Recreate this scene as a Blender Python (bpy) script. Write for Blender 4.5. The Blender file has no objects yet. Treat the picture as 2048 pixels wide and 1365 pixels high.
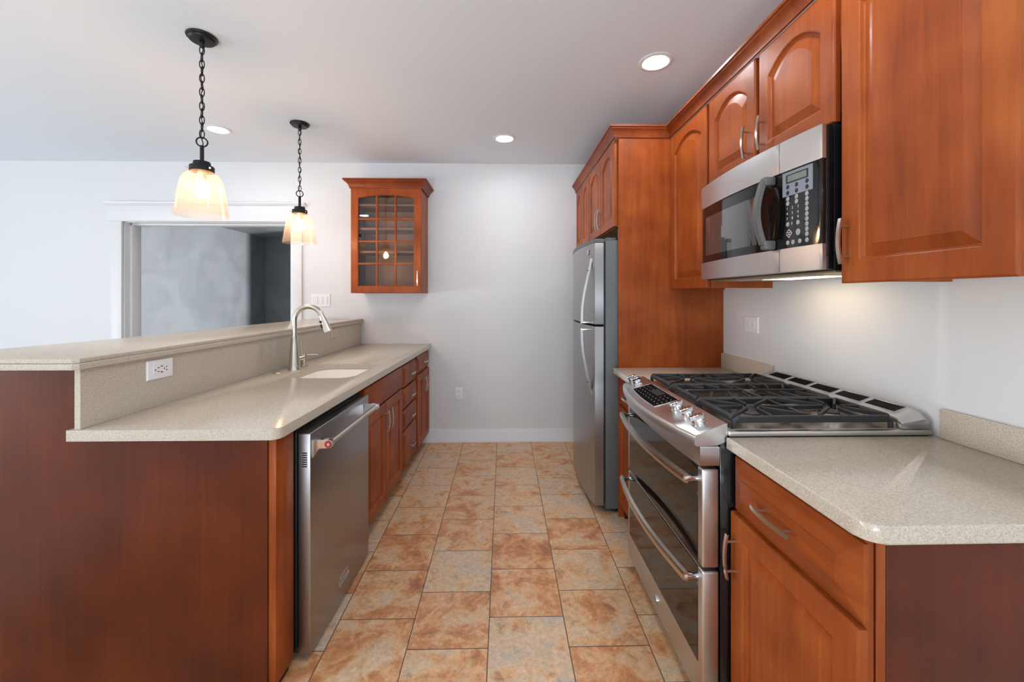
import bpy, bmesh, math, random
from mathutils import Matrix, Vector
random.seed(7)
scn = bpy.context.scene
COL = scn.collection
PI = math.pi

# ------------------------------------------------------------------ camera
F_PX, H_CAM, YAW = 815.0, 1.345, 17.0 / 815.0
cd = bpy.data.cameras.new('camera')
cd.sensor_fit = 'HORIZONTAL'
cd.sensor_width = 36.0
cd.lens = 36.0 * F_PX / 2048.0
cd.shift_y = -87.5 / 2048.0
cd.clip_start = 0.02
cam = bpy.data.objects.new('camera', cd)
cam.location = (0, 0, H_CAM)
cam.rotation_euler = (PI / 2, 0, -YAW)
COL.objects.link(cam)
scn.camera = cam

# ------------------------------------------------------------------ view, world, daylight
scn.view_settings.view_transform = 'Standard'
scn.view_settings.look = 'None'
scn.view_settings.gamma = 1.0
scn.view_settings.use_curve_mapping = False
scn.view_settings.exposure = 1.1
w = bpy.data.worlds.new('World')
scn.world = w
w.use_nodes = True
w.node_tree.nodes['Background'].inputs[0].default_value = (1.0, 1.0, 1.0, 1)
w.node_tree.nodes['Background'].inputs[1].default_value = 0.5


def area(name, loc, rot, sx, sy, power, color=(1, 1, 1)):
    l = bpy.data.lights.new(name, 'AREA')
    l.shape = 'RECTANGLE'
    l.size, l.size_y = sx, sy
    l.energy = power
    l.color = color
    o = bpy.data.objects.new(name, l)
    o.location = loc
    o.rotation_euler = rot
    COL.objects.link(o)
    return o


scn.cycles.caustics_reflective = False
scn.cycles.caustics_refractive = False
scn.cycles.max_bounces = 14
scn.cycles.diffuse_bounces = 8
scn.cycles.transparent_max_bounces = 20
DAY = (0.70, 0.86, 1.0)
REAR_Y, LEFT_X, RIGHT_X, BACK_Y, CEIL = -2.8, -7.2, 1.352, 3.808, 2.592
# daylight through a rear opening (unseen, made door-tall to light the ceiling), the wide left windows and the window of the grey room;
# two upward lamps are added outside, rear and left, to brighten the ceiling
area('rear_opening_daylight', (-0.6, REAR_Y - 0.02, 1.1), (PI / 2, 0, 0), 2.4, 2.0, 4, DAY)
area('ceiling_fill_rear', (-0.6, REAR_Y - 0.75, 0.15), (PI / 2 + 1.2, 0, 0), 2.6, 1.2, 125, DAY)
area('left_window_daylight', (LEFT_X - 0.02, -0.3, 1.3), (0, -PI / 2, 0), 1.9, 2.0, 20, (1.0, 0.985, 0.97))
area('ceiling_fill_left', (LEFT_X - 0.75, -0.3, 0.45), (0, -PI / 2 - 0.7, 0), 1.2, 2.2, 130, (0.94, 0.97, 1.0))
area('grey_room_daylight', (-0.9, 6.4, 1.5), (0, PI / 2, 0), 0.9, 0.05, 150, (0.95, 0.98, 1.0))

# ------------------------------------------------------------------ materials


def nt(name):
    m = bpy.data.materials.new(name)
    m.use_nodes = True
    t = m.node_tree
    return m, t, t.nodes, t.links, t.nodes['Principled BSDF']


def S(c):
    return tuple(((x / 255.0) / 12.92 if x / 255.0 <= 0.04045 else ((x / 255.0 + 0.055) / 1.055) ** 2.4) for x in c) + (1.0,)


def plain(name, col, rough=0.5, metal=0.0, bump=0.0, bscale=200.0, coat=0.0, spec=0.5, var=0.0):
    m, t, N, L, b = nt(name)
    b.inputs['Base Color'].default_value = S(col)
    b.inputs['Roughness'].default_value = rough
    b.inputs['Metallic'].default_value = metal
    b.inputs['Coat Weight'].default_value = coat
    b.inputs['Specular IOR Level'].default_value = spec
    tc = N.new('ShaderNodeTexCoord')
    nz = N.new('ShaderNodeTexNoise')
    nz.inputs['Scale'].default_value = bscale
    nz.inputs['Detail'].default_value = 3
    L.new(tc.outputs['Object'], nz.inputs['Vector'])
    if bump:
        bp = N.new('ShaderNodeBump')
        bp.inputs['Strength'].default_value = bump
        bp.inputs['Distance'].default_value = 0.002
        L.new(nz.outputs['Fac'], bp.inputs['Height'])
        L.new(bp.outputs['Normal'], b.inputs['Normal'])
    if var:
        mx = N.new('ShaderNodeMix')
        mx.data_type = 'RGBA'
        n2 = N.new('ShaderNodeTexNoise')
        n2.inputs['Scale'].default_value = 2.5
        n2.inputs['Detail'].default_value = 4
        L.new(tc.outputs['Object'], n2.inputs['Vector'])
        L.new(n2.outputs['Fac'], mx.inputs['Factor'])
        mx.inputs['A'].default_value = S([max(0, c * (1 - var)) for c in col])
        mx.inputs['B'].default_value = S([min(255, c * (1 + var)) for c in col])
        L.new(mx.outputs['Result'], b.inputs['Base Color'])
    return m


def ramp(N, stops):
    r = N.new('ShaderNodeValToRGB')
    e = r.color_ramp.elements
    e[0].position, e[0].color = stops[0][0], S(stops[0][1])
    e[1].position, e[1].color = stops[-1][0], S(stops[-1][1])
    for p, c in stops[1:-1]:
        x = e.new(p)
        x.color = S(c)
    return r


def wood(name, dark, mid, light, scale=(26, 26, 1.6), rough=0.43, coat=0.06, blotch=0.6):
    m, t, N, L, b = nt(name)
    tc = N.new('ShaderNodeTexCoord')
    oi = N.new('ShaderNodeObjectInfo')
    ad = N.new('ShaderNodeVectorMath')
    ad.operation = 'MULTIPLY_ADD'
    L.new(oi.outputs['Random'], ad.inputs[0])
    ad.inputs[1].default_value = (7.3, 3.1, 5.7)
    L.new(tc.outputs['Object'], ad.inputs[2])
    mp = N.new('ShaderNodeMapping')
    mp.inputs['Scale'].default_value = scale
    L.new(ad.outputs[0], mp.inputs['Vector'])
    n1 = N.new('ShaderNodeTexNoise')
    n1.inputs['Scale'].default_value = 1.6
    n1.inputs['Detail'].default_value = 6
    n1.inputs['Roughness'].default_value = 0.6
    n1.inputs['Distortion'].default_value = 0.6
    L.new(mp.outputs['Vector'], n1.inputs['Vector'])
    n2 = N.new('ShaderNodeTexNoise')
    n2.inputs['Scale'].default_value = 4.5
    n2.inputs['Detail'].default_value = 2
    L.new(ad.outputs[0], n2.inputs['Vector'])
    mx = N.new('ShaderNodeMix')
    mx.inputs['Factor'].default_value = blotch
    L.new(n1.outputs['Fac'], mx.inputs['A'])
    L.new(n2.outputs['Fac'], mx.inputs['B'])
    r = ramp(N, [(0.30, dark), (0.5, mid), (0.70, light)])
    L.new(mx.outputs['Result'], r.inputs['Fac'])
    L.new(r.outputs['Color'], b.inputs['Base Color'])
    b.inputs['Roughness'].default_value = rough
    b.inputs['Coat Weight'].default_value = coat
    b.inputs['Coat Roughness'].default_value = 0.18
    b.inputs['Specular IOR Level'].default_value = 0.22
    bp = N.new('ShaderNodeBump')
    bp.inputs['Strength'].default_value = 0.05
    bp.inputs['Distance'].default_value = 0.001
    L.new(n1.outputs['Fac'], bp.inputs['Height'])
    L.new(bp.outputs['Normal'], b.inputs['Normal'])
    return m


def stone(name, base, speck_d, speck_l):
    m, t, N, L, b = nt(name)
    tc = N.new('ShaderNodeTexCoord')
    v = N.new('ShaderNodeTexVoronoi')
    v.inputs['Scale'].default_value = 620
    L.new(tc.outputs['Object'], v.inputs['Vector'])
    r = ramp(N, [(0.0, speck_d), (0.25, base), (0.78, base), (0.95, speck_l)])
    sp = N.new('ShaderNodeSeparateColor')
    L.new(v.outputs['Color'], sp.inputs['Color'])
    L.new(sp.outputs[0], r.inputs['Fac'])
    n = N.new('ShaderNodeTexNoise')
    n.inputs['Scale'].default_value = 260
    n.inputs['Detail'].default_value = 4
    L.new(tc.outputs['Object'], n.inputs['Vector'])
    r2 = ramp(N, [(0.35, speck_d), (0.5, base), (0.68, speck_l)])
    L.new(n.outputs['Fac'], r2.inputs['Fac'])
    mx = N.new('ShaderNodeMix')
    mx.data_type = 'RGBA'
    mx.inputs['Factor'].default_value = 0.45
    L.new(r.outputs['Color'], mx.inputs['A'])
    L.new(r2.outputs['Color'], mx.inputs['B'])
    L.new(mx.outputs['Result'], b.inputs['Base Color'])
    b.inputs['Roughness'].default_value = 0.2
    b.inputs['Specular IOR Level'].default_value = 0.5
    return m


def steel(name, col=(204, 203, 202), rough=0.32, stretch=(3, 3, 300), amp=0.015):
    m, t, N, L, b = nt(name)
    b.inputs['Metallic'].default_value = 1.0
    b.inputs['Base Color'].default_value = S(col)
    tc = N.new('ShaderNodeTexCoord')
    mp = N.new('ShaderNodeMapping')
    mp.inputs['Scale'].default_value = stretch
    L.new(tc.outputs['Object'], mp.inputs['Vector'])
    n = N.new('ShaderNodeTexNoise')
    n.inputs['Scale'].default_value = 3
    n.inputs['Detail'].default_value = 3
    L.new(mp.outputs['Vector'], n.inputs['Vector'])
    mr = N.new('ShaderNodeMapRange')
    mr.inputs['To Min'].default_value = rough - amp / 2
    mr.inputs['To Max'].default_value = rough + amp / 2
    L.new(n.outputs['Fac'], mr.inputs['Value'])
    L.new(mr.outputs['Result'], b.inputs['Roughness'])
    b.inputs['Anisotropic'].default_value = 0.4
    return m


def emit(name, col, strength):
    m, t, N, L, b = nt(name)
    b.inputs['Base Color'].default_value = (0.8, 0.8, 0.8, 1)
    b.inputs['Emission Color'].default_value = S(col)
    b.inputs['Emission Strength'].default_value = strength
    return m


def glass(name, tint, gloss_ior=1.5, diffuse=0.0, dcol=(255, 230, 200), rough=0.02, seeds=False, cap=1.0):
    m, t, N, L, b = nt(name)
    N.remove(b)
    out = [n for n in N if n.type == 'OUTPUT_MATERIAL'][0]
    tr = N.new('ShaderNodeBsdfTransparent')
    tr.inputs[0].default_value = S(tint)
    gl = N.new('ShaderNodeBsdfGlossy')
    gl.inputs['Roughness'].default_value = rough
    fr = N.new('ShaderNodeFresnel')
    fr.inputs['IOR'].default_value = gloss_ior
    mx = N.new('ShaderNodeMixShader')
    mn = N.new('ShaderNodeMath')
    mn.operation = 'MINIMUM'
    mn.inputs[1].default_value = cap
    L.new(fr.outputs[0], mn.inputs[0])
    L.new(mn.outputs[0], mx.inputs[0])
    last = tr
    if diffuse:
        tl = N.new('ShaderNodeBsdfTranslucent')
        tl.inputs[0].default_value = S(dcol)
        df = N.new('ShaderNodeBsdfDiffuse')
        df.inputs[0].default_value = S(dcol)
        md = N.new('ShaderNodeMixShader')
        md.inputs[0].default_value = 0.35
        L.new(tl.outputs[0], md.inputs[1])
        L.new(df.outputs[0], md.inputs[2])
        m2 = N.new('ShaderNodeMixShader')
        m2.inputs[0].default_value = diffuse
        if seeds:
            tc = N.new('ShaderNodeTexCoord')
            nz = N.new('ShaderNodeTexNoise')
            nz.inputs['Scale'].default_value = 190
            nz.inputs['Detail'].default_value = 2
            L.new(tc.outputs['Object'], nz.inputs['Vector'])
            mr = N.new('ShaderNodeMapRange')
            mr.inputs['From Min'].default_value = 0.35
            mr.inputs['From Max'].default_value = 0.72
            mr.inputs['To Min'].default_value = diffuse * 0.7
            mr.inputs['To Max'].default_value = diffuse * 1.7
            L.new(nz.outputs['Fac'], mr.inputs['Value'])
            L.new(mr.outputs['Result'], m2.inputs[0])
        L.new(tr.outputs[0], m2.inputs[1])
        L.new(md.outputs[0], m2.inputs[2])
        last = m2
    L.new(last.outputs[0], mx.inputs[1])
    L.new(gl.outputs[0], mx.inputs[2])
    L.new(mx.outputs[0], out.inputs['Surface'])
    return m


def tile_mat():
    m, t, N, L, b = nt('slate_look_tile')
    geo = N.new('ShaderNodeNewGeometry')
    sx = N.new('ShaderNodeSeparateXYZ')
    L.new(geo.outputs['Position'], sx.inputs[0])

    def mth(op, a, bb=None, c=None):
        n = N.new('ShaderNodeMath')
        n.operation = op
        for i, x in enumerate((a, bb, c)):
            if x is None:
                continue
            if isinstance(x, (int, float)):
                n.inputs[i].default_value = x
            else:
                L.new(x, n.inputs[i])
        return n.outputs[0]
    W, P = 0.3112, 0.3020
    u = mth('DIVIDE', mth('ADD', sx.outputs['X'], 0.059 + W * 40), W)
    col = mth('FLOOR', u)
    fu = mth('SUBTRACT', u, col)
    odd = mth('MODULO', col, 2.0)
    v0 = mth('DIVIDE', mth('ADD', sx.outputs['Y'], -2.015 + P * 40), P)
    v = mth('ADD', v0, mth('MULTIPLY', odd, 0.5))
    row = mth('FLOOR', v)
    fv = mth('SUBTRACT', v, row)
    eu = mth('MULTIPLY', mth('MINIMUM', fu, mth('SUBTRACT', 1.0, fu)), W)
    ev = mth('MULTIPLY', mth('MINIMUM', fv, mth('SUBTRACT', 1.0, fv)), P)
    ed = mth('MINIMUM', eu, ev)
    grout = N.new('ShaderNodeMapRange')
    grout.inputs['From Min'].default_value = 0.0013
    grout.inputs['From Max'].default_value = 0.0024
    L.new(ed, grout.inputs['Value'])
    cid = N.new('ShaderNodeCombineXYZ')
    L.new(col, cid.inputs[0])
    L.new(row, cid.inputs[1])
    wn = N.new('ShaderNodeTexWhiteNoise')
    wn.noise_dimensions = '3D'
    L.new(cid.outputs[0], wn.inputs['Vector'])
    vm = N.new('ShaderNodeVectorMath')
    vm.operation = 'MULTIPLY_ADD'
    L.new(wn.outputs['Color'], vm.inputs[0])
    vm.inputs[1].default_value = (9, 9, 9)
    L.new(geo.outputs['Position'], vm.inputs[2])

    def noise(sc, det, ro, dist=0.0):
        n = N.new('ShaderNodeTexNoise')
        n.inputs['Scale'].default_value = sc
        n.inputs['Detail'].default_value = det
        n.inputs['Roughness'].default_value = ro
        n.inputs['Distortion'].default_value = dist
        L.new(vm.outputs[0], n.inputs['Vector'])
        return n.outputs['Fac']
    n1 = noise(7.5, 9, 0.70, 0.5)
    sh = mth('ADD', n1, mth('MULTIPLY', mth('SUBTRACT', wn.outputs['Value'], 0.5), 0.16))
    r1 = ramp(N, [(0.32, (206, 186, 164)), (0.44, (222, 190, 154)), (0.53, (222, 174, 128)), (0.61, (208, 142, 94)), (0.72, (172, 114, 82))])
    L.new(sh, r1.inputs['Fac'])
    n2 = noise(15, 9, 0.76, 0.3)
    r2 = N.new('ShaderNodeMapRange')
    r2.inputs['From Min'].default_value = 0.545
    r2.inputs['From Max'].default_value = 0.72
    r2.inputs['To Max'].default_value = 0.75
    L.new(n2, r2.inputs['Value'])
    mx = N.new('ShaderNodeMix')
    mx.data_type = 'RGBA'
    L.new(r2.outputs[0], mx.inputs['Factor'])
    L.new(r1.outputs['Color'], mx.inputs['A'])
    mx.inputs['B'].default_value = S((110, 92, 80))
    n3 = noise(48, 6, 0.8, 0.3)
    r3 = N.new('ShaderNodeMapRange')
    r3.inputs['From Min'].default_value = 0.30
    r3.inputs['From Max'].default_value = 0.70
    r3.inputs['To Min'].default_value = 0.74
    r3.inputs['To Max'].default_value = 1.26
    L.new(n3, r3.inputs['Value'])
    mm = N.new('ShaderNodeMix')
    mm.data_type = 'RGBA'
    mm.blend_type = 'MULTIPLY'
    mm.inputs['Factor'].default_value = 1.0
    L.new(mx.outputs['Result'], mm.inputs['A'])
    L.new(r3.outputs[0], mm.inputs['B'])
    mg = N.new('ShaderNodeMix')
    mg.data_type = 'RGBA'
    L.new(grout.outputs[0], mg.inputs['Factor'])
    mg.inputs['A'].default_value = S((92, 74, 60))
    L.new(mm.outputs['Result'], mg.inputs['B'])
    L.new(mg.outputs['Result'], b.inputs['Base Color'])
    b.inputs['Roughness'].default_value = 0.42
    hh = mth('ADD', mth('MULTIPLY', grout.outputs[0], 1.0), mth('MULTIPLY', n3, 0.25))
    bp = N.new('ShaderNodeBump')
    bp.inputs['Strength'].default_value = 0.35
    bp.inputs['Distance'].default_value = 0.002
    L.new(hh, bp.inputs['Height'])
    L.new(bp.outputs['Normal'], b.inputs['Normal'])
    return m


def grey_wall_mat():
    m, t, N, L, b = nt('grey_satin_paint')
    tc = N.new('ShaderNodeTexCoord')
    n = N.new('ShaderNodeTexNoise')
    n.inputs['Scale'].default_value = 1.8
    n.inputs['Detail'].default_value = 5
    n.inputs['Distortion'].default_value = 1.0
    L.new(tc.outputs['Object'], n.inputs['Vector'])
    r = ramp(N, [(0.35, (118, 121, 124)), (0.62, (130, 133, 136))])  # cloudy sheen patches mixed into the paint colour
    L.new(n.outputs['Fac'], r.inputs['Fac'])
    L.new(r.outputs['Color'], b.inputs['Base Color'])
    b.inputs['Roughness'].default_value = 0.5
    return m


M = {}
M['bounce_floor'] = plain('pale_bounce_floor', (226, 223, 218), 0.9, bump=0.3, bscale=300)
M['wall'] = plain('white_wall_paint', (221, 223, 225), 0.6, bump=0.05, bscale=90)
M['ceil'] = plain('ceiling_paint', (222, 228, 235), 0.85, bump=0.05, bscale=60)
M['trim'] = plain('white_trim_paint', (225, 226, 228), 0.4)
M['grey'] = grey_wall_mat()
M['tile'] = tile_mat()
M['wood'] = wood('cherry_stained_maple', (118, 51, 17), (146, 70, 26), (170, 91, 38))
M['woodh'] = wood('cherry_stained_maple_across', (111, 48, 16), (138, 65, 24), (160, 84, 35), scale=(26, 1.6, 26))
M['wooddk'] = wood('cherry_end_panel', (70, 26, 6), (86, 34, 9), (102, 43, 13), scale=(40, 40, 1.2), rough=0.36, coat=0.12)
M['crown'] = wood('cherry_crown', (102, 42, 16), (126, 56, 22), (146, 74, 31), scale=(20, 20, 20))
M['raw'] = wood('unfinished_maple', (186, 146, 84), (200, 162, 98), (212, 176, 112), rough=0.5, coat=0.0)
M['toe'] = plain('dark_toe_kick', (34, 22, 18), 0.6)
M['cab_in'] = wood('cabinet_interior', (176, 128, 94), (188, 140, 106), (198, 152, 118), rough=0.5, coat=0.0)
M['counter'] = stone('speckled_solid_surface', (194, 184, 168), (160, 151, 137), (216, 207, 192))
M['sink'] = plain('white_sink', (250, 245, 238), 0.25)
M['steel'] = steel('brushed_steel')
M['deck'] = steel('cooktop_deck', (206, 200, 192), 0.25, (3, 3, 3), 0.1)
M['steelv'] = steel('brushed_steel_vertical', (170, 170, 170), 0.33, (60, 60, 1.5), 0.08)
M['steeld'] = steel('dishwasher_steel', (168, 165, 163), 0.34, (3, 3, 300), 0.015)
M['fridge_side'] = plain('grey_enamel', (92, 96, 98), 0.45, bump=0.08, bscale=500)
M['nickel'] = steel('brushed_nickel', (206, 200, 190), 0.25, (80, 80, 80), 0.06)
M['chrome'] = plain('chrome', (220, 222, 226), 0.08, 1.0)
M['black'] = plain('black_enamel', (16, 17, 20), 0.22, coat=0.3)
M['blackm'] = plain('black_matte', (22, 23, 25), 0.5)
M['bronze'] = plain('dark_bronze', (38, 36, 36), 0.45, 0.6)
M['iron'] = plain('cast_iron', (40, 41, 43), 0.5, 0.0, bump=0.25, bscale=600)
M['bglass'] = plain('black_glass', (14, 13, 13), 0.06, spec=0.55)
M['touchglass'] = plain('dark_touch_glass', (30, 27, 27), 0.5, spec=0.0)
M['mwglass'] = plain('microwave_window', (58, 58, 60), 0.06, coat=0.8, spec=0.7)
M['plate'] = plain('white_plastic', (236, 236, 238), 0.35)
M['almond'] = plain('pinkish_plastic', (206, 190, 178), 0.4)
M['slot'] = plain('dark_slot', (30, 30, 32), 0.6)
M['lcd'] = plain('grey_display', (112, 118, 112), 0.2)
M['mwpad'] = plain('grey_keypad', (122, 128, 138), 0.35)
M['key'] = plain('grey_key', (150, 154, 158), 0.4)
M['ink'] = plain('white_print', (206, 208, 210), 0.5)
M['red'] = plain('red_enamel', (168, 32, 44), 0.3)
M['aged'] = plain('worn_handle', (104, 104, 102), 0.5, 0.5, bump=0.4, bscale=300, var=0.25)
M['pane'] = glass('cabinet_glass', (246, 246, 246), 1.5)
M['shade'] = glass('seeded_glass', (255, 250, 244), 1.4, 0.035, (255, 236, 222), 0.03, True, 0.10)
M['bulb'] = emit('warm_bulb', (255, 208, 160), 75)
M['down'] = emit('downlight_lens', (249, 251, 255), 58)
M['hood'] = emit('cooktop_lamp', (255, 224, 182), 3.2)
M['window'] = glass('window_glass', (245, 248, 250), 1.5)

# ------------------------------------------------------------------ mesh helpers


class MB:
    def __init__(self):
        self.bm = bmesh.new()

    def _bev(self, verts, r, seg=2):
        vs = set(verts)
        es = [e for e in self.bm.edges if e.verts[0] in vs and e.verts[1] in vs]
        bmesh.ops.bevel(self.bm, geom=es, offset=r, segments=seg, profile=0.5, affect='EDGES', clamp_overlap=True)

    def box(self, x0, x1, y0, y1, z0, z1, bev=0.0, seg=2):
        vs = [self.bm.verts.new((x, y, z)) for x in (x0, x1) for y in (y0, y1) for z in (z0, z1)]
        for f in ((0, 1, 3, 2), (4, 6, 7, 5), (0, 4, 5, 1), (2, 3, 7, 6), (0, 2, 6, 4), (1, 5, 7, 3)):
            self.bm.faces.new([vs[i] for i in f])
        if bev:
            self._bev(vs, bev, seg)
        return self

    def prism(self, poly, lo, hi, axis='z', bev=0.0, seg=2):
        def P(a, b, h):
            return {'z': (a, b, h), 'y': (a, h, b), 'x': (h, a, b)}[axis]
        v0 = [self.bm.verts.new(P(a, b, lo)) for a, b in poly]
        v1 = [self.bm.verts.new(P(a, b, hi)) for a, b in poly]
        n = len(poly)
        f0 = self.bm.faces.new(v0[::-1])
        f1 = self.bm.faces.new(v1)
        for i in range(n):
            j = (i + 1) % n
            self.bm.faces.new((v0[i], v0[j], v1[j], v1[i]))
        if bev:
            es = list(f0.edges) + list(f1.edges)
            bmesh.ops.bevel(self.bm, geom=es, offset=bev, segments=seg, profile=0.5, affect='EDGES', clamp_overlap=True)
        return self

    def tube(self, pts, r, n=10, cap=True, closed=False, flat=1.0):
        pts = [Vector(p) for p in pts]
        rs = r if isinstance(r, (list, tuple)) else [r] * len(pts)
        rings = []
        m = len(pts)
        up = None
        for i, p in enumerate(pts):
            if closed:
                d = pts[(i + 1) % m] - pts[i - 1]
            else:
                d = pts[min(i + 1, m - 1)] - pts[max(i - 1, 0)]
            d.normalize()
            if up is None:
                a = Vector((0, 0, 1)) if abs(d.z) < 0.9 else Vector((1, 0, 0))
                up = d.cross(a).normalized()
            up = (up - d * up.dot(d)).normalized()
            sd = d.cross(up)
            rings.append([self.bm.verts.new(p + (up * math.cos(2 * PI * k / n) + sd * math.sin(2 * PI * k / n) * flat) * rs[i]) for k in range(n)])
        for i in range(m if closed else m - 1):
            a, b = rings[i], rings[(i + 1) % m]
            for k in range(n):
                self.bm.faces.new((a[k], a[(k + 1) % n], b[(k + 1) % n], b[k]))
        if cap and not closed:
            self.bm.faces.new(rings[0][::-1])
            self.bm.faces.new(rings[-1])
        return self

    def cyl(self, p0, p1, r, n=20, r2=None):
        return self.tube([p0, p1], [r, r if r2 is None else r2], n)

    def lathe(self, prof, c, n=32, axis='z', closed=False):
        cx, cy, cz = c
        rings = []
        for r, h in prof:
            ring = []
            for k in range(n):
                a = 2 * PI * k / n
                q = (r * math.cos(a), r * math.sin(a))
                p = {'z': (cx + q[0], cy + q[1], cz + h), 'y': (cx + q[0], cy + h, cz + q[1]), 'x': (cx + h, cy + q[0], cz + q[1])}[axis]
                ring.append(self.bm.verts.new(p))
            rings.append(ring)
        m = len(rings)
        for i in range(m if closed else m - 1):
            a, b = rings[i], rings[(i + 1) % m]
            for k in range(n):
                self.bm.faces.new((a[k], a[(k + 1) % n], b[(k + 1) % n], b[k]))
        if not closed:
            if prof[0][0] > 1e-5:
                self.bm.faces.new(rings[0][::-1])
            if prof[-1][0] > 1e-5:
                self.bm.faces.new(rings[-1])
        return self

    def loops(self, loops, cap0=True, cap1=True):
        rings = [[self.bm.verts.new(p) for p in lp] for lp in loops]
        n = len(rings[0])
        for a, b in zip(rings, rings[1:]):
            for k in range(n):
                self.bm.faces.new((a[k], a[(k + 1) % n], b[(k + 1) % n], b[k]))
        if cap0:
            self.bm.faces.new(rings[0][::-1])
        if cap1:
            self.bm.faces.new(rings[-1])
        return self

    def bar(self, p0, p1, wd, ht, up=(0, 0, 1), bev=0.0):
        p0, p1, up = Vector(p0), Vector(p1), Vector(up)
        d = (p1 - p0).normalized()
        s = d.cross(up).normalized() * wd / 2
        u = s.cross(d).normalized() * ht / 2
        vs = [self.bm.verts.new(p + s * a + u * b) for p in (p0, p1) for a, b in ((-1, -1), (1, -1), (1, 1), (-1, 1))]
        for f in ((3, 2, 1, 0), (4, 5, 6, 7), (0, 1, 5, 4), (1, 2, 6, 5), (2, 3, 7, 6), (3, 0, 4, 7)):
            self.bm.faces.new([vs[i] for i in f])
        if bev:
            self._bev(vs, bev, 1)
        return self

    def build(self, name, mat, parent=None, base=None, sharp=38, frame=None):
        bm = self.bm
        bmesh.ops.remove_doubles(bm, verts=bm.verts, dist=1e-6)
        bmesh.ops.recalc_face_normals(bm, faces=bm.faces)
        if parent is not None and base is None:
            base = Vector(parent['_b'])
        base = Vector(base) if base is not None else Vector((0, 0, 0))
        for v in bm.verts:
            v.co -= base
        for e in bm.edges:
            if len(e.link_faces) == 2 and e.calc_face_angle(0) > math.radians(sharp):
                e.smooth = False
        for f in bm.faces:
            f.smooth = True
        me = bpy.data.meshes.new(name)
        bm.to_mesh(me)
        bm.free()
        me.materials.append(mat)
        o = bpy.data.objects.new(name, me)
        COL.objects.link(o)
        if parent is not None:
            o.parent = parent
            o['_b'] = list(base)
        else:
            o.matrix_world = (frame or Matrix()) @ Matrix.Translation(base)
            o['_b'] = list(base)
        return o


def tag(o, label=None, cat=None, group=None, kind=None):
    if label:
        o['label'] = label
    if cat:
        o['category'] = cat
    if group:
        o['group'] = group
    if kind:
        o['kind'] = kind
    return o


def thing(name, label, cat, base, frame=None, group=None):
    o = bpy.data.objects.new(name, None)
    o.empty_display_size = 0.05
    COL.objects.link(o)
    o.matrix_world = (frame or Matrix()) @ Matrix.Translation(Vector(base))
    o['_b'] = list(base)
    return tag(o, label, cat, group)


def struct(name, mb, mat, parent=None):
    o = mb.build(name, mat, parent)
    if parent is None:
        o['kind'] = 'structure'
    return o


def text_mesh(s, size, O, U, V, name, mat, parent):
    """flat lettering: O origin (centre), U right, V up"""
    cu = bpy.data.curves.new('t', 'FONT')
    cu.body = s
    cu.size = size
    cu.align_x = 'CENTER'
    cu.align_y = 'CENTER'
    cu.extrude = 0.0002
    to = bpy.data.objects.new('t', cu)
    COL.objects.link(to)
    dg = bpy.context.evaluated_depsgraph_get()
    me = bpy.data.meshes.new_from_object(to.evaluated_get(dg))
    bpy.data.objects.remove(to)
    O, U, V = Vector(O), Vector(U).normalized(), Vector(V).normalized()
    Wn = U.cross(V)
    b = Vector(parent['_b'])
    for v in me.vertices:
        v.co = O + U * v.co.x + V * v.co.y + Wn * v.co.z - b
    me.materials.clear()
    me.materials.append(mat)
    o = bpy.data.objects.new(name, me)
    COL.objects.link(o)
    o.parent = parent
    o['_b'] = list(b)
    return o


LF = Matrix.Rotation(-21.0 / 815.0, 4, 'Z')     # the peninsula stands very slightly askew to the room
LFi = LF.inverted()

# ------------------------------------------------------------------ cabinet parts


def rect_loop(O, U, V, W, a, b, c, d, wz, arch=0.0, n=14):
    pts = [(a, c), (b, c), (b, d)]
    for i in range(1, n):
        s = i / n
        x = b + (a - b) * s
        pts.append((x, d + arch * (1 - (2 * s - 1) ** 2)))
    pts.append((a, d))
    return [O + U * x + V * y + W * wz for x, y in pts]


def door_mb(O, U, V, W, wd, ht, arch=0.0, t=0.02, stile=0.055, rail=0.055, rise_in=0.040):
    O, U, V, W = Vector(O), Vector(U), Vector(V), Vector(W)
    mb = MB()
    top = ht - rail - arch

    def R(i, z):
        return rect_loop(O, U, V, W, i, wd - i, i, ht - i, z)

    def A(i, z):
        return rect_loop(O, U, V, W, stile + i, wd - stile - i, rail + i, top - i, z, arch * (1 - i * 1.5))
    mb.loops([R(0, 0), R(0, t - 0.005), R(0.002, t - 0.0015), R(0.005, t), A(0, t), A(0.003, t - 0.002), A(0.006, t - 0.009), A(0.010, t - 0.012),
              A(rise_in, t - 0.003), A(rise_in + 0.001, t - 0.002)])
    return mb


def drawer_mb(O, U, V, W, wd, ht, edge=0.03, t=0.022):
    O, U, V, W = Vector(O), Vector(U), Vector(V), Vector(W)
    mb = MB()

    def R(i, z):
        return rect_loop(O, U, V, W, i, wd - i, i, ht - i, z, n=2)
    mb.loops([R(0, 0), R(0, 0.007), R(0.002, 0.009), R(0.006, 0.010), R(edge - 0.001, t - 0.003), R(edge, t), R(edge + 0.002, t)])
    return mb


def pull_mb(C, A, W, length=0.128, off=0.032):
    """arched bar pull: C centre on the face, A along the bar, W outward"""
    C, A, W = Vector(C), Vector(A), Vector(W)
    S_ = A.cross(W).normalized()
    mb = MB()
    for s in (-1, 1):
        p = C + A * s * length * 0.33
        mb.cyl(p, p + W * (off - 0.004), 0.0042, 10)
    n = 12
    secs = []
    for i in range(n + 1):
        s = -1 + 2 * i / n
        bow = 0.008 * (1 - s * s)
        c = C + A * s * length / 2 + W * (off - 0.008 + bow)
        hw, hh = 0.0058, 0.0028
        secs.append([c + S_ * hw - W * hh, c + S_ * hw + W * hh, c - S_ * hw + W * hh, c - S_ * hw - W * hh])
    mb.loops(secs)
    return mb


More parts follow.
